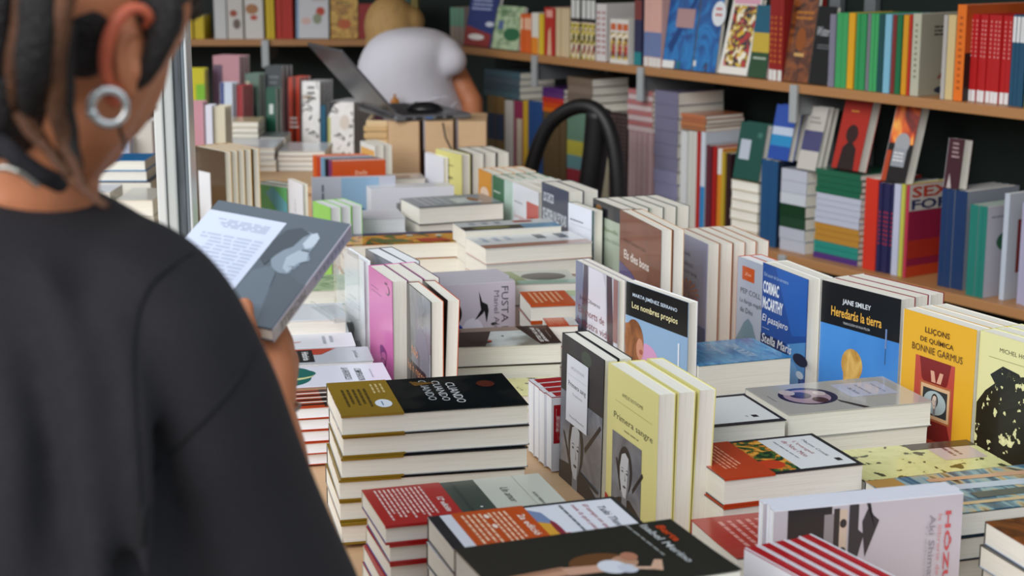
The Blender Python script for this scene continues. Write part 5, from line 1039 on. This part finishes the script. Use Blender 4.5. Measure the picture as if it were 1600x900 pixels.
# ---- bending seller
def seller():
    yy=5.35; q=lambda x,y,d=0: Y(x,y,yy+d)
    b0=q(650,300); b0.z=0
    root=empty('person',Matrix.Translation(b0),'person in a white t-shirt bending down behind the laptop','person')
    loc=lambda v: Vector(v)-b0
    A=lambda x,y,d=0: loc(q(x,y,d))
    sk=mat('skin'); mb=MB()
    hd=A(612,48,.12)
    mb.ell(hd,(.075,.09,.1),sk); cap(mb,[hd,A(640,85,.05),A(660,110,0)],[.05,.05,.07],sk)
    mb.ell(hd+Vector((-.01,.06,-.075)),(.045,.04,.05),sk); cap(mb,[hd+Vector((-.02,.085,-.01)),hd+Vector((-.022,.105,-.035))],[.01,.014],sk)
    hip=loc((q(655,300).x,yy+.02,.95))
    cap(mb,[A(650,115,.04),A(650,200,.04),hip],[.085,.09,.11],sk)
    # right arm down
    s1=A(700,100,.04); e1=A(738,160); w1=A(742,205,-.06)
    cap(mb,[s1,e1,w1],[.045,.036,.028],sk); hb=w1+Vector((0,-.02,-.05)); cap(mb,[w1,hb],[.026,.026],sk)
    for k in range(4): s_=hb+Vector((.012*k-.02,0,-.02)); cap(mb,[s_,s_+Vector((0,-.01,-.035)),s_+Vector((0,.01,-.06))],[.009,.0085,.007],sk,8)
    cap(mb,[hb+Vector((-.02,0,0)),hb+Vector((-.04,-.01,-.03))],[.011,.009],sk,8)
    s2=A(590,100,.05); e2=A(578,190,.1); w2=A(590,260,.0); cap(mb,[s2,e2,w2],[.045,.036,.028],sk); h2=w2+Vector((.02,-.02,-.04)); cap(mb,[w2,h2],[.026,.026],sk)
    for k in range(4): s_=h2+Vector((.012*k-.02,0,-.02)); cap(mb,[s_,s_+Vector((0,-.01,-.035)),s_+Vector((0,.01,-.06))],[.009,.0085,.007],sk,8)
    for s in (-1,1): 
        hp=hip+Vector((.09*s,0,-.03)); cap(mb,[hp,hp+Vector((.0,-.02,-.43)),hp+Vector((0,.02,-.86))],[.085,.055,.04],sk)
    link('body',remesh(mb,'body',.008,3),root)
    for s in (-1,1):
        mb=MB(); mb.ell(hd+Vector((.03*s,.088,.0)),(.012,.008,.008),mat('#e8e4e0',.3)); link('eye',mb.mesh('eye'),root)
        mb=MB(); mb.ell(hd+Vector((.076*s,0,-.01)),(.01,.02,.03),sk); link('ear',mb.mesh('ear'),root)
    mb=MB(); mb.ell(hd+Vector((0,.1,-.09)),(.02,.006,.006),mat('#9c4c40',.4)); link('mouth',mb.mesh('mouth'),root)
    mb=MB(); hb_=mat('hair_blond'); mb.ell(hd+Vector((0,-.02,.015)),(.088,.095,.1),hb_,u=24,w=16); mb.ell(hd+Vector((-.03,-.02,-.03)),(.055,.07,.08),hb_); mb.ell(hd+Vector((.06,-.02,.03)),(.05,.06,.05),hb_)
    link('hair',remesh(mb,'hair',.008,3),root)
    mb=MB(); wc=mat('white_cloth')
    rows=[(43,628,662,.03),(47,606,684,.08),(54,590,700,.11),(64,577,709,.125),(78,567,712,.135),(95,560,708,.14),(115,557,708,.14),(135,561,713,.14),(155,572,722,.14),(175,588,730,.14),(195,596,738,.14),(230,598,738,.14)]
    loft(mb,[(A((x0+x1)/2,y,.02),(A(x1,y)-A(x0,y)).length/2,ry) for y,x0,x1,ry in rows],wc)
    cap(mb,[A(672,85),A(695,88,-.02),A(706,95,-.04)],[.075,.062,.05],wc,16)
    for pts in ([(700,150,-.13),(660,160,-.15),(635,185,-.14)],[(715,160,-.1),(690,180,-.14),(670,200,-.15)]):
        cap(mb,[A(*p) for p in pts],[.008,.012,.008][:len(pts)],wc,8)
    link('t_shirt',remesh(mb,'t_shirt',.009,6),root)
    mb=MB(); dn=mat('#5a3440',.9); mb.ell(hip+Vector((0,.02,-.06)),(.16,.13,.14),dn)
    for s in (-1,1):
        hp=hip+Vector((.09*s,0,-.05)); cap(mb,[hp,hp+Vector((.0,-.02,-.41)),hp+Vector((0,.02,-.82))],[.1,.075,.06],dn)
    link('trousers',remesh(mb,'trousers',.012,3),root)
    for s in (-1,1):
        mb=MB(); c0=hip+Vector((.09*s,-.04,0)); c0.z=.045; mb.ell(c0,(.045,.12,.044),mat('#3c3c40',.6)); link('shoe',mb.mesh('shoe'),root)
    o=None
    mb=MB(); c=A(617,160,-.15); pts=[]
    mb.ell(c,(.014,.006,.016),mat('#b8741c',.5)); mb.tube([c+Vector((0,0,.01)),c+Vector((0,0,.026))],.004,mat('#b8741c',.5)); o=link('shirt_tag',mb.mesh('shirt_tag'),root); o['label']='small amber tag on the shirt hem'
seller()
# ---- black chair beside the lower shelf
def chair():
    base=Vector((.19,4.72,0)); R=Matrix.Rotation(math.radians(-35),4,'Z')
    t=empty('office_chair',Matrix.Translation(base)@R,'black office chair with curved arms before the lower shelf','chair')
    k=mat('#0c0c0e',.5)
    mb=MB(); pts=[(-.15,0,.54),(-.18,0,.72),(-.165,0,.86),(-.10,0,1.0),(.01,.0,1.06),(.09,0,1.02),(.13,0,.88),(.14,0,.62)]
    mb.tube(smooth_path(pts),.022,k,12); link('back_frame',mb.mesh('back_frame'),t)
    mb=MB(); mb.tube(smooth_path([(.06,.01,1.05),(.04,.02,.9),(.0,.03,.7),(-.03,.0,.46)]),.036,k,12); link('spine_support',mb.mesh('spine_support'),t)
    mb=MB(); mb.box((-.17,-.26,.43),(.17,.08,.49),k); bev(link('seat',mb.mesh('seat'),t),.03,4)
    for s in (-1,1):
        mb=MB(); mb.tube([(.165*s,-.02,.46),(.19*s,-.03,.55),(.19*s,-.05,.66)],.013,k); mb.box((.19*s-.03,-.2,.66),(.19*s+.03,.06,.685),k); link('armrest',mb.mesh('armrest'),t)
    mb=MB(); mb.tube([(0,-.08,.43),(0,-.08,.1)],.03,k); link('column',mb.mesh('column'),t)
    for i in range(5):
        a=2*math.pi*i/5; mb=MB(); mb.tube([(0,-.08,.1),(.24*math.cos(a),-.08+.24*math.sin(a),.06)],[.022,.014],k); o=link('leg',mb.mesh('leg'),t)
        mb=MB(); mb.ell((.24*math.cos(a),-.08+.24*math.sin(a),.026),(.026,.026,.026),k); link('castor',mb.mesh('castor'),o)
chair()
# ================================================================ light and camera
w=bpy.data.worlds.new('sky'); bpy.context.scene.world=w; w.use_nodes=True
nt=w.node_tree; bg=nt.nodes['Background']
tc=nt.nodes.new('ShaderNodeTexCoord'); sx=nt.nodes.new('ShaderNodeSeparateXYZ'); rp=nt.nodes.new('ShaderNodeValToRGB')
rp.color_ramp.elements[0].position=.42; rp.color_ramp.elements[0].color=(.16,.16,.16,1)
rp.color_ramp.elements[1].position=.75; rp.color_ramp.elements[1].color=(.80,.90,1,1)
mp=nt.nodes.new('ShaderNodeMapRange'); mp.inputs['From Min'].default_value=-1; mp.inputs['From Max'].default_value=1
nt.links.new(tc.outputs['Generated'],sx.inputs[0]); nt.links.new(sx.outputs['Z'],mp.inputs['Value']); nt.links.new(mp.outputs[0],rp.inputs[0]); nt.links.new(rp.outputs[0],bg.inputs[0])
bg.inputs[1].default_value=1.0
def sun(name,rot,e,ang,col):
    l=bpy.data.lights.new(name,'SUN'); l.energy=e; l.angle=math.radians(ang); l.color=col
    o=bpy.data.objects.new(name,l); COL.objects.link(o); o.rotation_euler=[math.radians(a) for a in rot]
sun('daylight',(61,0,-34),2.3,45,(1,.985,.97))
cam=bpy.data.cameras.new('camera'); co=bpy.data.objects.new('camera',cam); COL.objects.link(co)
co.location=(0,0,CZ); co.rotation_euler=(math.radians(90)-PIT,0,0)
cam.sensor_width=36; cam.lens=F/1600*36; cam.clip_start=.05
cam.dof.use_dof=True; cam.dof.focus_distance=2.35; cam.dof.aperture_fstop=6.0
sc_=bpy.context.scene; sc_.camera=co
sc_.view_settings.view_transform='Standard'; sc_.view_settings.look='None'; sc_.view_settings.exposure=.18; sc_.view_settings.gamma=1
# ---------------------------------------------------------------- past three hundred books: the ones that show least become one object
def consolidate(limit=300):
    from mathutils.bvhtree import BVHTree
    bpy.context.view_layer.update()
    V=[];Fc=[];own=[]
    for ob in bpy.context.scene.objects:
        if ob.type!='MESH': continue
        p=ob
        while p.parent: p=p.parent
        M=ob.matrix_world; off=len(V); me=ob.data
        if ob.name.startswith(('cover','paper_band')) and len(me.vertices)>400:   # the printed shapes do not matter here
            xs=[v.co for v in me.vertices]; mn=[min(v[i] for v in xs) for i in range(3)]; mx=[max(v[i] for v in xs) for i in range(3)]
            vs=[Vector((x,y,z)) for x in (mn[0],mx[0]) for y in (mn[1],mx[1]) for z in (mn[2],mx[2])]
            V+=[M@v for v in vs]; fs=[(0,1,3,2),(4,6,7,5),(0,4,5,1),(2,3,7,6),(0,2,6,4),(1,5,7,3)]
            Fc+=[[off+k for k in f] for f in fs]; own+=[p.name]*6
        else:
            V+=[M@v.co for v in me.vertices]
            for f in me.polygons: Fc.append([off+k for k in f.vertices]); own.append(p.name)
    bvh=BVHTree.FromPolygons(V,Fc); hits={}; o0=Vector((0,0,CZ))
    for iy in range(0,900,4):
        for ix in range(0,1600,4):
            q=bvh.ray_cast(o0,ray(ix+2,iy+2).normalized())
            if q[2] is not None: n=own[q[2]]; hits[n]=hits.get(n,0)+1
    bs=[b for b in BOOKS if b.name.split('.')[0]=='book']
    bs.sort(key=lambda b:-hits.get(b.name,0)); rest=bs[limit:]
    gone=[b for b in BOOKS if b.name.split('.')[0]!='book' and hits.get(b.name,0)==0]
    print('BOOKS',len(bs),'rest',len(rest),'visible rest',sum(1 for b in rest if hits.get(b.name,0)),'smallest kept',hits.get(bs[limit-1].name,0),'hidden others',len(gone))
    mb=MB()
    for r in rest:
        for ch in list(r.children):
            M=r.matrix_world@ch.matrix_local; me=ch.data; off=len(mb.v)
            mb.v+=[tuple(M@v.co) for v in me.vertices]
            idx=[mb.mi(m) for m in me.materials]
            for p in me.polygons:
                mb.f.append([off+k for k in p.vertices]); mb.m.append(idx[p.material_index]); mb.smooth.append(p.use_smooth)
            bpy.data.objects.remove(ch)
        bpy.data.objects.remove(r)
    o=link('books',mb.mesh('books')); tag(o,'the least visible books deep inside the piles, rows and shelves','books',None,'stuff')
consolidate()
# consecutive numbering of what remains
